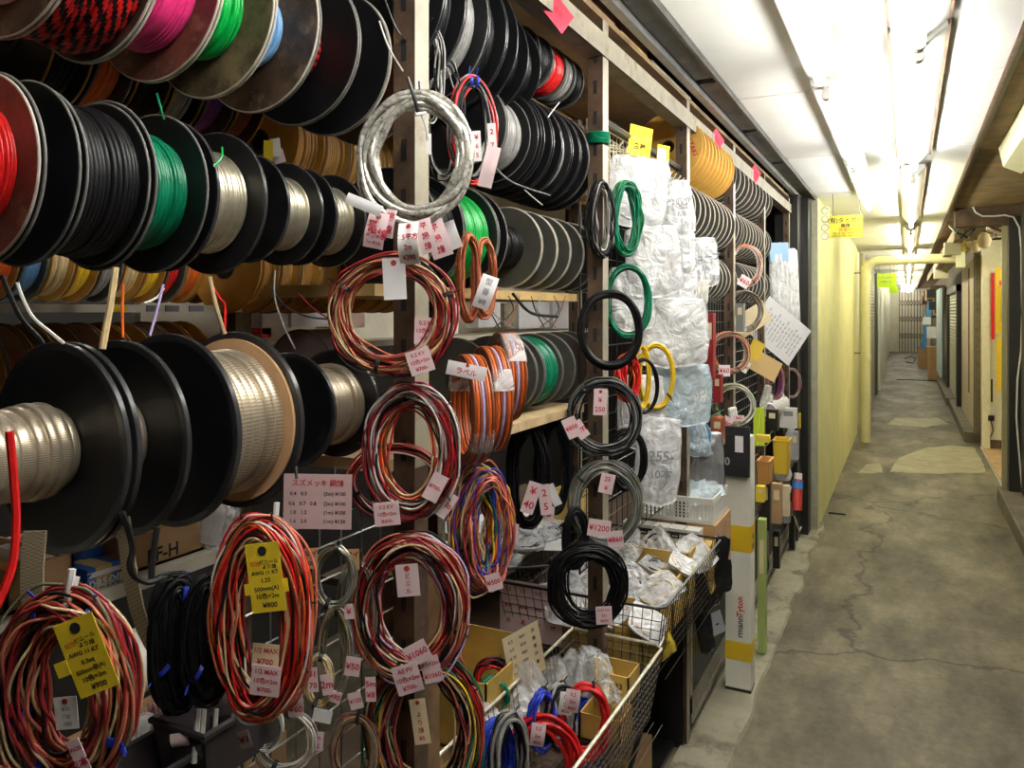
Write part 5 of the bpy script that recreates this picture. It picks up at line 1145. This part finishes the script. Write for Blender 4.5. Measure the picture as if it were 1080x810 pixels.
# ---------------------------------------------------------------- counter, cabinets, baskets
b = MB(); b.box((-1.25, .2, .50), (-.70, 1.93, .53)); one('lower_board', b, WOODD, 'dark board under the near wire basket', 'board', (-.9, .2, .5))
b = MB(); b.box((-1.35, 1.95, .55), (-.66, 5.4, .58)); one('counter_board', b, WOODD, 'dark counter board carrying the black basket and the white tray', 'board', (-.9, 1.95, .55))
def cabinet(y0, y1, L, z1, label, ribs):
    t = thing('glass_cabinet', label, 'cabinet', (-L - .2, y0, 0)); ly = y1 - y0
    b = MB(); b.box((-.25, 0, .0), (.19, ly, .05)); b.box((-.25, 0, z1 - .02), (.19, ly, z1)); b.box((-.25, 0, 0), (-.23, ly, z1)); b.box((-.25, 0, 0), (.19, .02, z1)); b.box((-.25, ly - .02, 0), (.19, ly, z1)); b.build('carcass', M('dark_cabinet', (.06, .055, .045), .6, var=.4), t)
    b = MB(); b.box((.19, 0, 0), (.2, ly, .02)); b.box((.19, 0, .055), (.205, ly, .085)); b.box((.19, 0, z1 - .03), (.205, ly, z1)); b.build('sliding_track', M('brown_aluminium', (.26, .24, .19), .4, .5, var=.3), t)
    n = max(1, round(ly / .85)); w_ = ly / n
    for i in range(n):
        d = MB(); a, c = i * w_, (i + 1) * w_ - .004
        for (p, q) in (((.192, a, .085), (.2, a + .03, z1 - .03)), ((.192, c - .03, .085), (.2, c, z1 - .03)), ((.192, a, .085), (.2, c, .15)), ((.192, a, z1 - .06), (.2, c, z1 - .03))): d.box(p, q)
        dr = d.build('sliding_door', M('brown_aluminium', (.26, .24, .19)), t)
        g = MB(); g.box((.193, a + .03, .15), (.195, c - .03, z1 - .06)); 
        for k in range(int((w_ - .08) / .03)): g.box((.195, a + .04 + k * .03, .15), (.198, a + .048 + k * .03, z1 - .06))
        g.build('ribbed_glass', M('dark_ribbed_glass', (.09, .095, .075), .2, .1), dr)
    return t
cabinet(2.83, 5.5, .70, .53, 'low cabinet with ribbed sliding glass doors under the counter', True)
cabinet(1.25, 1.92, .72, .46, 'low dark cabinet under the near wire basket', True)
b = MB(); b.box((-1.3, 2.0, 0), (-.74, 2.78, .02)); b.box((-1.3, 2.76, 0), (-.71, 2.80, .55)); one('cabinet_partition', b, BLACKM, 'black partition standing before the glass cabinet', 'partition', (-1, 2.0, 0))
carton('floor_carton', (-.95, 2.15, .02), (-.76, 2.55, .14), CARD, 'tan carton lying in the dark gap under the counter')
b = MB(); b.tube([(-.70, 1.95, .36), (-.69, 2.0, .25), (-.70, 2.1, .2), (-.72, 2.2, .22), (-.71, 2.3, .33)], .008, 6); one('black_hose', b, BLACKM, 'black cord looping in the gap under the near basket', 'cord', (-.7, 1.95, .3))
bag(672, 668, 712, 700, .60, 'yellow bag hanging behind the corner of the near wire basket', M('yellow_film', (.6, .45, .04), .3), 40, 25, .02, 130)
def basket(x0, x1, y0, y1, z0, z1, m, rimm, label, step=.03, slope=.03, rimr=.004):
    cx, cy = (x0 + x1) / 2, (y0 + y1) / 2; t = thing('wire_basket', label, 'basket', (cx, cy, z0)); hx, hy, h = (x1 - x0) / 2, (y1 - y0) / 2, z1 - z0
    b = MB(); C4 = [(-1, -1), (1, -1), (1, 1), (-1, 1)]
    for k in range(4):
        a, c = C4[k], C4[(k + 1) % 4]; ln = 2 * (hx if a[1] == c[1] else hy); n = int(ln / step)
        for i in range(n + 1):
            u = i / n; px_, py_ = a[0] + (c[0] - a[0]) * u, a[1] + (c[1] - a[1]) * u
            b.tube([(px_ * (hx - slope), py_ * (hy - slope), 0), (px_ * hx, py_ * hy, h)], .0011, 4)
        for j in range(1, int(h / step)):
            v = j * step / h; s = 1 - v; b.tube([(a[0] * (hx - slope * s), a[1] * (hy - slope * s), v * h), (c[0] * (hx - slope * s), c[1] * (hy - slope * s), v * h)], .0011, 4)
    for i in range(int(2 * hx / step)): b.tube([(-hx + slope + i * step, -hy + slope, 0), (-hx + slope + i * step, hy - slope, 0)], .0011, 4)
    for i in range(int(2 * hy / step)): b.tube([(-hx + slope, -hy + slope + i * step, 0), (hx - slope, -hy + slope + i * step, 0)], .0011, 4)
    b.build('basket_wires', m, t)
    b = MB(); b.tube([(-hx, -hy, h), (hx - .02, -hy, h), (hx, -hy + .02, h), (hx, hy - .02, h), (hx - .02, hy, h), (-hx, hy, h)], rimr, 6, True); b.build('basket_rim', rimm, t)
    return t
basket(-.79, -.545, 1.12, 1.93, .53, .712, GALV, M('pale_rim_wire', (.68, .64, .5), .4, .3, var=.3, scale=60), 'near wire basket with a pale rim, full of red and blue cable coils', .022)
basket(-1.03, -.555, 1.96, 2.66, .60, .79, BLACKM, BLACKM, 'black wire basket full of small bags and ochre boxes', .026)
# pink price card inside the black basket's near side
p = (-.935, 1.975, .715); rows = [(s, u, v, .09, INKR) for v, r_ in ((.33, ['0.2', '0.3', '0.5', '0.7']), (.05, ['¥70', '¥90', '¥95', '150']), (-.22, ['赤', '黒', '青', '緑'])) for s, u in zip(r_, (-.36, -.12, .12, .36))]
price_tag(None, p, .19, .16, 0, 0, 0, PINKP, rows, False, name='pink_price_card', label='pink price card standing behind the near wires of the black basket')
# ochre box steps in the black basket
for i, (y, z, h) in enumerate([(2.60, .70, .11), (2.42, .70, .075), (2.28, .68, .08), (2.12, .67, .07)]):
    carton('ochre_box', (-.86, y - .12, .605), (-.62, y, z + h - .03), CARDY, ['ochre box highest in the black basket, next to the tiny boxes', 'second ochre box in the black basket', 'third ochre box in the black basket', 'ochre box nearest the camera in the black basket'][i], True, 'ochre boxes in the black basket')
rnd = random.Random(44)
for i in range(20):
    y = 2.04 + (i // 4) * .13 + rnd.uniform(-.03, .03); x = -.93 + (i % 4) * .10 + rnd.uniform(-.02, .02); z = .735 + .006 * (i // 4) + rnd.uniform(-.01, .015)
    s = rnd.uniform(.075, .12)
    bag(0, 0, 0, 0, 0, 'small clear bag of parts in the black basket, %s when counted from its near corner' % ORD[i], CLEARB if i % 3 else BAGM, rnd.uniform(-20, 70), rnd.uniform(-60, 60), .012, 140 + i, name='parts_bag', group='small clear bags in the black basket', loc=Vector((x, y, z)), size=(s, s * 1.1), pitch=rnd.uniform(-75, -20),
        filling=([GREYW, WT, BLACKW, CREAM][i % 4], 2, .003))
rnd = random.Random(77)
for i in range(16):
    px = rnd.uniform(762, 846); py = rnd.uniform(400, 545) ; w_ = rnd.uniform(6, 12); h_ = rnd.uniform(12, 26)
    bag(px, py, px + w_, py + h_, .685, 'small packet hung on the crowded grid beyond the white carton, %s when counted outward' % ORD[i], [CLEARB, BAGM, BLACKM, GREYPL, BAGM, WPLAST, COPPER][i % 7], 35, rnd.uniform(-20, 20), .012, 300 + i, name='hanging_packet', group='small packets on the crowded grid', cat='packet')
# tiny boxes in front of the white tray
for i in range(5):
    x = -.885 + i * .056; t = thing('tiny_box', 'tiny printed box in the row below the white tray, %s from the bags' % ORD[i], 'box', (x, 2.715, .752), 'small boxes below the white tray')
    b = MB(); b.box((-.026, -.03, 0), (.026, .03, .045)); b.build('body', WPLAST, t); b = MB(); b.box((-.018, -.0308, .012), (.014, -.03, .028)); b.build('print', INKB, t); b = MB(); b.box((-.012, -.0312, .018), (.008, -.0308, .022)); b.build('small_print', INKW, t)
b = MB(); b.box((-.93, 2.675, .58), (-.60, 2.76, .751)); one('ochre_riser', b, CARDY, 'ochre box under the row of tiny printed boxes', 'box', (-.77, 2.7, .58))
# perforated white tray
t = thing('perforated_tray', 'white perforated plastic tray holding a bag beside the counter edge', 'tray', (-.745, 2.90, .80)); hx, hy, h = .135, .125, .088
def perf(b, A, B, h_, n, k, th=.0025):
    """a wall from A to B with square holes"""
    A = Vector(A); B = Vector(B); d = B - A; nn = Vector((d.y, -d.x, 0)).normalized() * th
    m = .18
    cols_ = n; rows_ = k
    def quad(u0, u1, v0, v1):
        q = [A + d * u0 + Vector((0, 0, h_ * v0)), A + d * u1 + Vector((0, 0, h_ * v0)), A + d * u1 + Vector((0, 0, h_ * v1)), A + d * u0 + Vector((0, 0, h_ * v1))]
        b.add(q + [p + nn for p in q], [(0, 1, 2, 3), (7, 6, 5, 4), (0, 4, 5, 1), (1, 5, 6, 2), (2, 6, 7, 3), (3, 7, 4, 0)], 0, False)
    quad(0, 1, 0, m); quad(0, 1, 1 - m, 1)
    for i in range(cols_ + 1): u = .03 + .94 * i / cols_; quad(u - .45 / cols_ * .5, u + .45 / cols_ * .5, m, 1 - m)
    for j in range(1, rows_): v = m + (1 - 2 * m) * j / rows_; quad(.02, .98, v - .012 * 3 / rows_ - .008, v + .012 * 3 / rows_ + .008)
b = MB(); perf(b, (-hx, -hy, 0), (hx, -hy, 0), h, 18, 5); perf(b, (hx, -hy, 0), (hx, hy, 0), h, 17, 5); perf(b, (hx, hy, 0), (-hx, hy, 0), h, 18, 5); perf(b, (-hx, hy, 0), (-hx, -hy, 0), h, 17, 5); b.build('perforated_wall', WPLAST, t)
b = MB(); b.box((-hx, -hy, -.002), (hx, hy, .002)); b.build('base', WPLAST, t); b = MB(); b.tube([(-hx, -hy, h), (hx, -hy, h), (hx, hy, h), (-hx, hy, h)], .005, 6, True); b.build('tray_rim', WPLAST, t)
b = MB(); b.box((-.9, 2.775, .58), (-.60, 3.05, .797)); one('tray_stand', b, CARD, 'carton block under the white perforated tray', 'box', (-.75, 2.8, .58))
bag(0, 0, 0, 0, 0, 'bluish bag of tubes lying in the white perforated tray', BLUEBAG, 20, 20, .03, 160, loc=Vector((-.70, 2.9, .90)), size=(.2, .14), pitch=-45, filling=(WT, 4, .005))
# papers and parts on the counter under the black hanks
b = MB(); b.box((-1.45, 1.70, .80), (-1.06, 3.0, .82)); one('inner_counter', b, WOODD, 'inner counter covered with white papers', 'counter', (-1.2, 1.7, .8))
rnd = random.Random(9)
for i, (x, y, rz, sx, sy) in enumerate([(-1.12, 2.25, 20, .16, .11), (-1.24, 2.02, 35, .15, .11), (-1.2, 2.45, 5, .15, .11), (-1.3, 2.3, 60, .12, .09)]):
    b = MB(); m4 = Matrix.Rotation(math.radians(rz), 3, 'Z'); b.box((-sx, -sy, 0), (sx, sy, .0015)); b.v = [m4 @ v + Vector((x, y, .822 + .003 * i)) for v in b.v]
    one('loose_paper', b, WHITEP, 'white sheet of paper on the inner counter, %s one from the top rainbow hank' % ORD[i], 'paper', (x, y, .822), 'white papers on the inner counter')
for i in range(9):
    y = 1.98 + (i % 3) * .16; x = -1.02 - (i // 3) * .1; bag(0, 0, 0, 0, 0, 'small clear packet on the counter below the black hanks, %s of the heap' % ORD[i], CLEARB, 20 * i, 15 * i, .01, 170 + i, name='parts_bag', group='clear packets below the black hanks', loc=Vector((x, y, .845 + .01 * (i % 2))), size=(.1, .08), pitch=-75, filling=(BLACKW, 2, .002))
carton('yellow_small_box', (-1.12, 2.5, .82), (-1.0, 2.62, .92), M('yellow_tan_box', (.7, .5, .15), .6), 'small yellow and tan box behind the black hanks')
b = MB(); b.tube([(-1.02, 1.9, .84), (-.9, 2.02, .835)], .004, 5); b.tube([(-1.0, 1.88, .84), (-1.03, 1.93, .86)], .002, 5); one('pen', b, BLACKM, 'black pen lying across the papers on the counter', 'pen', (-1, 1.9, .84))
# contents of the near basket
t = carton('coil_carton', (-1.02, 1.47, .60), (-.80, 1.74, .755), CARDY, 'open ochre carton holding a rainbow coil behind the near basket', True)
b = MB(); b.box((-1.05, 1.4, .53), (-.78, 1.78, .598)); one('carton_block', b, CARD, 'flat carton under the open ochre carton', 'box', (-.9, 1.5, .53))
coil(0, 0, 1, 1, .9, 5, [LILAC, SALMON, BROWN, WHITEW, BLACKW, GREYW, BLUE], 26, .0017, .45, 'rainbow wire coil standing in the open ochre carton', (), loc=Vector((-.955, 1.53, .70)), size=(.075, .085), ax=.02, sd=71)
at_tag(None, 553, 690, 38, 56, .785, [(s_, u_, v_, .085, INKB) for v_, r_ in ((.36, ('0.3', '¥60', '赤')), (.2, ('0.5', '¥70', '黒')), (.04, ('0.75', '¥80', '青')), (-.12, ('1.25', '¥95', '緑')), (-.28, ('2.0', '¥110', '黄'))) for s_, u_ in zip(r_, (-.3, .02, .32))], 12, 62, CREAMP, False, name='leaning_price_sheet', label='sheet of handwritten prices standing against the ochre carton')
spots = [((536, 753, 614, 850), .68, 20, [RED], 'fat red cable coil at the very front of the near basket', .0042, 12), ((590, 717, 645, 800), .635, 24, [RED], 'fat red cable coil farther along the near basket', .0042, 11), ((503, 758, 540, 850), .76, 60, [BLUE], 'blue cable coil behind the front red one', .0036, 16),
         ((518, 752, 556, 850), .72, 60, [BLACKW, GREYW], 'black cable coil between the blue one and the front red one', .0036, 16), ((556, 727, 584, 790), .70, 60, [BLUE], 'blue cable coil beside the farther red one', .0036, 14), ((572, 720, 606, 790), .675, 60, [BLACKW, GREYW], 'black and grey cable coil beside the farther red one', .0036, 14),
         ((606, 734, 640, 810), .69, 30, [BLUE, BLACKW], 'dark blue cable coil inside the farther red one', .0036, 12), ((504, 714, 534, 756), .82, 50, [DGREEN], 'green wire coil behind the crumpled bag of the near basket', .0036, 14), ((500, 695, 538, 730), .86, 30, [DKRED, RED, BLACKW], 'dark red and black wire coil behind the green one', .003, 14)]
for i, (bx, L_, ph, cs, lb, wr, n_) in enumerate(spots):
    c = coil(*bx, L_, ph, cs, n_, wr, .38, lb, (70,), ax=.018, sd=80 + i, group='cable coils in the near basket', sides=7)
    if i in (0, 1, 5): at_tag(c, (bx[0] + bx[2]) / 2 - (8, 14, -8)[(0, 1, 5).index(i)], bx[1] + 22, 15, 24, L_ - .04, ['0.5', '2m', '¥50'], -8, 30, PINKP if i != 5 else WHITEP, False, bend=.2)
for i, (bx, L_, m) in enumerate([((518, 720, 572, 780), .79, BAGM), ((556, 698, 600, 732), .80, CLEARB), ((582, 694, 622, 728), .76, CLEARB), ((604, 692, 642, 726), .70, CLEARB), ((622, 700, 652, 732), .66, CLEARB), ((545, 712, 590, 742), .76, CLEARB), ((500, 740, 530, 772), .80, BAGM), ((634, 722, 662, 750), .62, CLEARB)]):
    bag(*bx, L_, ['crumpled milky bag in the middle of the near basket', 'clear bag of brass parts behind the crumpled milky bag', 'clear bag against the black basket in the near basket', 'clear bag beside the small ochre box', 'clear bag near the front rim of the near basket',
        'clear bag right behind the blue coil of the near basket', 'milky bag above the blue coil at the front', 'clear bag lowest at the rim of the near basket'][i], m, 30 + 11 * i, 20 * i, .02, 190 + i, name='parts_bag', group='clear bags in the near basket', pitch=-25, filling=([WT, YELLOW, CREAM][i % 3], 2, .003))
carton('small_ochre_box', (-.70, 1.82, .60), (-.60, 1.91, .665), CARDY, 'small ochre box with a handwritten number in the near basket corner', True)
b = MB(); put_text(b, '1181233', lambda x, y: (Vector((-.65 + x, 1.8195, .64 + y)), Vector((0, -1, 0))), 0, 0, .02, 0); q = COL.objects['small_ochre_box']; tt = b.build('handwriting', INKB, q, sharp=0)
for v in tt.data.vertices: v.co -= q.location
carton('small_ochre_box', (-.68, 1.70, .56), (-.58, 1.79, .62), CARDY, 'small open ochre box against the rim of the near basket', True)

# ---------------------------------------------------------------- lower shelf at the near end
b = MB(); b.box((-1.35, .1, 1.15), (-.98, .905, 1.17)); one('lower_shelf', b, SHELFW, 'cream shelf under the huge black spools with cardboard trays', 'shelf', (-1.1, .3, 1.05))
b = MB(); b.box((-1.40, -.4, 1.30), (-1.38, 1.1, 1.52)); one('dark_divider', b, DARKWALL, 'dark board behind the small tan reels', 'board', (-1.4, .1, 1.3))
def tray_at(x0, y0, x1, y1, L, dep, mat, label, open_=True, ang=None):
    a = P(x0, y1, L); c = P(x1, y1, L); h = P((x0 + x1) / 2, y0, L).z - 1.172
    return carton('cardboard_tray', (-L - dep, a.y, 1.171), (-L, c.y, 1.171 + max(.03, h)), mat, label, open_)
tray_at(6, 592, 78, 636, 1.0, .22, CARD, 'cardboard tray on the lower shelf nearest the red cord')
tray_at(82, 588, 128, 612, 1.02, .20, CARD, 'low cardboard tray on the lower shelf beside the blue carton')
o = tray_at(130, 556, 216, 600, 1.0, .22, CARD, 'long cardboard tray with dark handwriting on the lower shelf')
b = MB(); pz = P(172, 583, .9995); put_text(b, 'PF-H', lambda x, y: (Vector((-.9995, pz.y + x, pz.z + y)), Vector((1, 0, 0))), 0, 0, .028, 0); tt = b.build('handwriting', INKB, o, sharp=0)
for v in tt.data.vertices: v.co -= o.location
o = tray_at(92, 600, 126, 634, .985, .05, BLUEBOX, 'blue and white striped carton on the edge of the lower shelf', False)
a = P(92, 612, .984) - o.location; c = P(126, 612, .984) - o.location; b = MB(); zt = .0; hgt = P(109, 600, .984).z - 1.172
for k in range(7):
    y_ = a.y + (c.y - a.y) * (k + .1) / 7; b.add([Vector((.0262, y_, hgt * .72)), Vector((.0262, y_ + .007, hgt * .72)), Vector((.0262, y_ + .014, hgt * .98)), Vector((.0262, y_ + .007, hgt * .98))], [(0, 1, 2, 3)], 0, False)
for k in range(2): b.box((.0255, a.y, hgt * (.60 if k else .98)), (.0262, c.y, hgt * (.62 if k else 1.0)))
b.build('white_stripes', WHITEP, o)
b = MB(); put_text(b, 'Panasonic', lambda x, y: (Vector((.0262, (a.y + c.y) / 2 + x, hgt * .42 + y)), Vector((1, 0, 0))), 0, 0, .022, 0); put_text(b, 'WT 1001', lambda x, y: (Vector((.0262, (a.y + c.y) / 2 + x, hgt * .2 + y)), Vector((1, 0, 0))), 0, 0, .014, 0); b.build('white_lettering', INKW, o, sharp=0)
bag(208, 528, 248, 592, 1.0, 'milky bag with a white paper beside the tan card spool', BAGM, 30, -12, .03, 210, filling=(WT, 3, .004)); bag(212, 530, 236, 575, .985, 'white paper sheet curled over the milky bag', WHITEP, 30, -18, .004, 211, name='curled_sheet', cat='paper', crump=.3)
for i, (x0, y0, x1, y1, m, lb) in enumerate([(88, 578, 110, 600, BLUEBOX, 'dark blue packet in the low cardboard tray'), (46, 588, 58, 600, WPLAST, 'white packet in the cardboard tray nearest the red cord'), (165, 552, 182, 582, M('olive_card', (.4, .28, .06), .5), 'small ochre card hanging on the black loop'), (10, 578, 24, 592, WPLAST, 'white paper slip at the picture edge above the tray'),
        (188, 545, 196, 565, ORANGE, 'orange stick in the long cardboard tray'), (200, 540, 210, 560, BLACKM, 'black block in the long cardboard tray'), (125, 590, 156, 602, WPLAST, 'white slip between the trays')]):
    px_box('tray_packet', x0, y0, x1, y1, 1.03, .03, m, lb, 'packet')
# below the lower shelf
b = MB(); b.box((-1.35, .1, .74), (-.92, 1.06, .755)); one('bottom_shelf', b, M('brown_low_shelf', (.2, .13, .08), .6, var=.4), 'brown low shelf at the lower corner behind the hanks', 'shelf', (-1.1, .3, .74))
t = thing('tape_roll', 'white tape roll standing behind the hank with the first yellow tag', 'tape roll', P(134, 702, .93)); b = MB(); b.lathe([(.022, -.03), (.042, -.03), (.042, .03), (.022, .03)], 28, axis='Y', closed=True); b.build('tape', WPLAST, t); b = MB(); b.lathe([(.018, -.031), (.022, -.031), (.022, .031), (.018, .031)], 28, axis='Y', closed=True); b.build('core', M('navy_core', (.05, .06, .15), .5), t)
carton('brown_carton', (-1.25, .45, .756), (-.94, .72, .86), CARD, 'brown carton on the low shelf behind the corner hank'); carton('brown_carton', (-1.25, .76, .756), (-.94, 1.02, .84), CARD, 'brown carton on the low shelf beside the tape roll')
bin_('clear_case', 160, 745, 215, 800, .80, .2, M('grey_clear_case', (.05, .04, .045), .15), 'dark clear plastic case below the black cable hanks')
bin_('clear_case', 105, 790, 158, 840, .82, .2, M('grey_clear_case', (.05, .04, .045), .15), 'dark clear plastic case at the lower edge behind the corner hank')
bag(135, 755, 160, 800, .84, 'small crumpled bag beside the corner hank', CLEARB, 30, 0, .02, 215, filling=(GREYW, 2, .002)); bag(160, 735, 190, 780, .86, 'crumpled pinkish packet above the clear case', M('pinkish_film', (.5, .25, .25), .3), 30, 20, .02, 216)
for i, (x0, x1) in enumerate([(205, 209), (211, 215), (224, 230), (246, 254)]):
    b = MB(); b.tube([P(x0 + 4, 748, .74), P(x0, 805, .73)], .0035 if i < 3 else .006, 5); one('white_stick', b, WPLAST, 'white stick hanging below the black hanks, %s from the clear case' % ORD[i], 'stick', P(x0, 800, .73), 'white sticks below the black hanks')
for i, (px, py, w_, h_, r) in enumerate([(245, 705, 22, 34, -20), (232, 740, 26, 30, 20), (262, 740, 30, 12, -8), (190, 780, 20, 14, 10)]):
    at_tag(None, px, py, w_, h_, .75, (), r, 27, PINKP, False, bend=.3, name='paper_scrap', label='crumpled pink paper behind the black hanks, %s towards the red hank' % ORD[i])
# braided strap, black loop, red cord, loose ends
def strap(pts, L, wdt, m, label, name='braided_strap', thick=.003):
    q = [P(x, y, L + (0 if len(p_) < 3 else p_[2])) for p_ in pts for x, y in [p_[:2]]]; b = MB(); vs = []; nn = Vector((.5, -.86, 0)); sd_ = Vector((.86, .5, 0))
    for p in q:
        for a, c2 in ((-1, -1), (1, -1), (1, 1), (-1, 1)): vs.append(p + sd_ * a * wdt / 2 + nn * c2 * thick / 2)
    fs = []; 
    for i in range(len(q) - 1):
        for k in range(4): fs.append((i * 4 + k, i * 4 + (k + 1) % 4, i * 4 + 4 + (k + 1) % 4, i * 4 + 4 + k))
    fs += [(3, 2, 1, 0), (len(vs) - 4, len(vs) - 3, len(vs) - 2, len(vs) - 1)]; b.add(vs, fs)
    one(name, b, m, label, 'strap', q[0])
BRD = bpy.data.materials.new('woven_braid'); BRD.use_nodes = True; nt_ = BRD.node_tree; bb = nt_.nodes['Principled BSDF']; bb.inputs['Metallic'].default_value = .5; bb.inputs['Roughness'].default_value = .4
tcn = nt_.nodes.new('ShaderNodeTexCoord'); vn = nt_.nodes.new('ShaderNodeTexChecker'); vn.inputs['Scale'].default_value = 560; vn.inputs['Color1'].default_value = (.6, .5, .33, 1); vn.inputs['Color2'].default_value = (.33, .26, .16, 1)
nt_.links.new(tcn.outputs['Object'], vn.inputs['Vector']); nt_.links.new(vn.outputs['Color'], bb.inputs['Base Color'])
strap([(129, 545), (133, 575), (137, 605), (144, 640), (152, 665), (161, 683), (170, 697)], .78, .016, BRD, 'flat braided metal strap hanging between the trays and the black hanks')
strap([(37, 560), (36, 575), (34, 600), (34, 625), (36, 640)], .78, .022, BRD, 'wide dull braided strap hanging from the first huge spool')
def loose(pts, L, r, m, label, name='loose_wire', n=6):
    q = [P(p_[0], p_[1], L + (p_[2] if len(p_) > 2 else 0)) for p_ in pts]; b = MB(); out = []
    for i in range(len(q) - 1):
        p0 = q[max(0, i - 1)]; p1 = q[i]; p2 = q[i + 1]; p3 = q[min(len(q) - 1, i + 2)]
        for k in range(6):
            t_ = k / 6; out.append(.5 * ((2 * p1) + (p2 - p0) * t_ + (2 * p0 - 5 * p1 + 4 * p2 - p3) * t_ ** 2 + (3 * p1 - p0 - 3 * p2 + p3) * t_ ** 3))
    out.append(q[-1]); b.tube(out, r, n); one(name, b, m, label, 'wire', q[0])
loose([(10, 455), (14, 500), (17, 545), (14, 590), (5, 620), (-4, 640)], .70, .0035, RED, 'thick red cord hanging down at the picture edge', 'red_cable')
loose([(128, 540), (136, 560), (140, 580), (137, 595), (142, 608), (155, 614), (166, 611), (170, 608)], .74, .0035, BLACKM, 'thick black loop hanging below the second huge spool', 'black_loop')
loose([(166, 556), (163, 575), (160, 598), (160, 612)], .745, .0035, BLACKM, 'black cable stub hanging beside the black loop', 'black_loop')
loose([(2, 290), (10, 310), (22, 335), (40, 355), (45, 362)], .76, .0022, BLACKM, 'black wire end falling from the second row at the picture edge')
loose([(18, 298), (24, 315), (35, 335), (55, 352), (67, 362)], .77, .0018, WHITEW, 'white wire end curving down over the tan reels')
loose([(122, 282), (119, 305), (114, 335), (108, 368)], .76, .0036, CREAM, 'thick cream wire end hanging in front of the cream shelf')
loose([(130, 300), (129, 325), (129.5, 356)], .76, .0016, ORANGE, 'orange wire end hanging before the cream shelf')
loose([(172, 300), (168, 318), (162, 340), (158, 354)], .76, .0016, LILAC, 'lilac wire end hanging before the cream shelf')
loose([(173, 304), (165, 314), (152, 320)], .765, .0014, WHITEW, 'short white wire end near the lilac one')
loose([(221, 292), (227, 320), (233, 340), (237, 352)], .75, .0026, CREAM, 'cream wire end hanging beside the rear post'); loose([(223, 300), (232, 315), (237, 322), (237, 350)], .755, .0016, RED, 'red wire end looping beside the rear post')
loose([(165, 98), (169, 112), (173, 126)], .76, .0014, DGREEN, 'green wire end between the two top rows'); loose([(234, 155), (234, 165), (229, 172), (225, 175)], .75, .0014, GREEN, 'curled green wire end above the largest silver spool')
loose([(290, 285), (290, 315), (300, 345), (311, 368)], .76, .0012, GREYW, 'thin grey wire end hanging before the pale drum'); loose([(285, 302), (300, 322), (325, 334), (352, 337)], .80, .0014, BLACKM, 'thin black wire curve before the papers')
loose([(315, 310), (330, 325), (345, 335)], .8, .0012, DKRED, 'thin dark wire curve inside the striped coil')
loose([(553, 200), (562, 208), (572, 216)], .72, .0014, WHITEW, 'short white wire end on the black reels'); loose([(516, 170), (540, 192), (580, 206)], .715, .0022, BLACKM, 'black cable end crossing the black reels', 'loose_wire')
loose([(541, 310), (560, 330), (588, 334)], .73, .0035, BLACKM, 'black cable end below the third row of reels'); loose([(590, 108), (582, 118), (578, 124)], .74, .0014, WHITEW, 'short white wire end under the red reel')
for i in range(8):
    x = 512 + i * 12; loose([(x, 312), (x + 5 * (-1) ** i, 328), (x + 14 * (-1) ** (i // 2), 345)], .78, .0013, [BLACKM, GREYW, BLACKM, BROWN][i % 4], '%s thin wire end hanging over the fourth row of reels' % ORD[i])
loose([(400, 22), (410, 50), (425, 75)], .72, .0014, WHITEW, 'pale wire running beside the top of the post'); loose([(406, 0), (418, 30), (440, 60), (447, 100)], .715, .0014, BLACKM, 'black wire running across the top of the post')
# pale drum and white goods seen through the rack
t = thing('pale_drum', 'dull mauve grey drum lying behind the smaller black spool', 'drum', P(318, 392, 1.0)); b = MB(); b.lathe([(0, 0), (.078, 0), (.078, .10), (0, .10)], 40, axis='Y'); b.build('drum_shell', M('mauve_grey', (.22, .17, .19), .4, var=.2), t)
b = MB(); b.lathe([(.074, -.003), (.079, -.003), (.079, .0), (.074, .0)], 40, closed=True); b.build('drum_rim', RIMG, t)
for i, (x0, y0, x1, y1, m, lb) in enumerate([(277, 326, 304, 352, WHITEP, 'white box seen through the rack beside the rear post'), (308, 322, 348, 345, WHITEP, 'white box seen through the rack below the yellow reels'), (275, 346, 286, 356, REDP, 'red packet seen through the rack'), (350, 318, 385, 346, M('pale_pink_card', (.7, .5, .4), .7), 'pinkish card seen through the striped coil'),
        (505, 318, 528, 345, WHITEP, 'white card standing behind the copper coils'), (532, 320, 545, 344, CREAMM, 'cream bracket behind the thin wire ends'), (548, 318, 580, 346, WHITEP, 'white carton behind the thin wire ends'), (584, 316, 612, 346, WHITEP, 'white carton next to the corded post'), ]):
    px_box('background_box', x0, y0, x1, y1, 1.28, .05, m, lb, 'panel' if 'panel' in lb else 'box')
for i, (x0, y0, x1, y1, m, lb) in enumerate([(278, 148, 288, 170, YELP, 'yellow card behind the dark reels of the top row'), (286, 146, 296, 165, WHITEP, 'white slip beside the yellow card behind the dark reels'), (288, 158, 300, 172, PINKP, 'pink slip beside the yellow card behind the dark reels')]):
    at_tag(None, (x0 + x1) / 2, (y0 + y1) / 2, x1 - x0, y1 - y0, .95, (), 8 * i, 27, m, False, name='paper_slip', label=lb)
b = MB(); b.box((-1.45, 1.12, 1.455), (-1.27, 3.4, 1.47)); b.box((-1.45, 1.12, 1.47), (-1.43, 3.4, 2.3)); one('back_shelf', b, SHELFW, 'pale back shelf carrying white boxes behind the rack', 'shelf', (-1.35, .8, 1.47))
# rusty timber by the lower post
b = MB(); b.box((-.80, XP[0] + .05, 0), (-.755, XP[0] + .16, 1.1)); one('timber_upright', b, M('stained_timber', (.16, .09, .04), .75, var=.6, scale=9), 'stained brown timber upright behind the lower hanks', 'timber', (-.78, XP[0] + .1, 0))
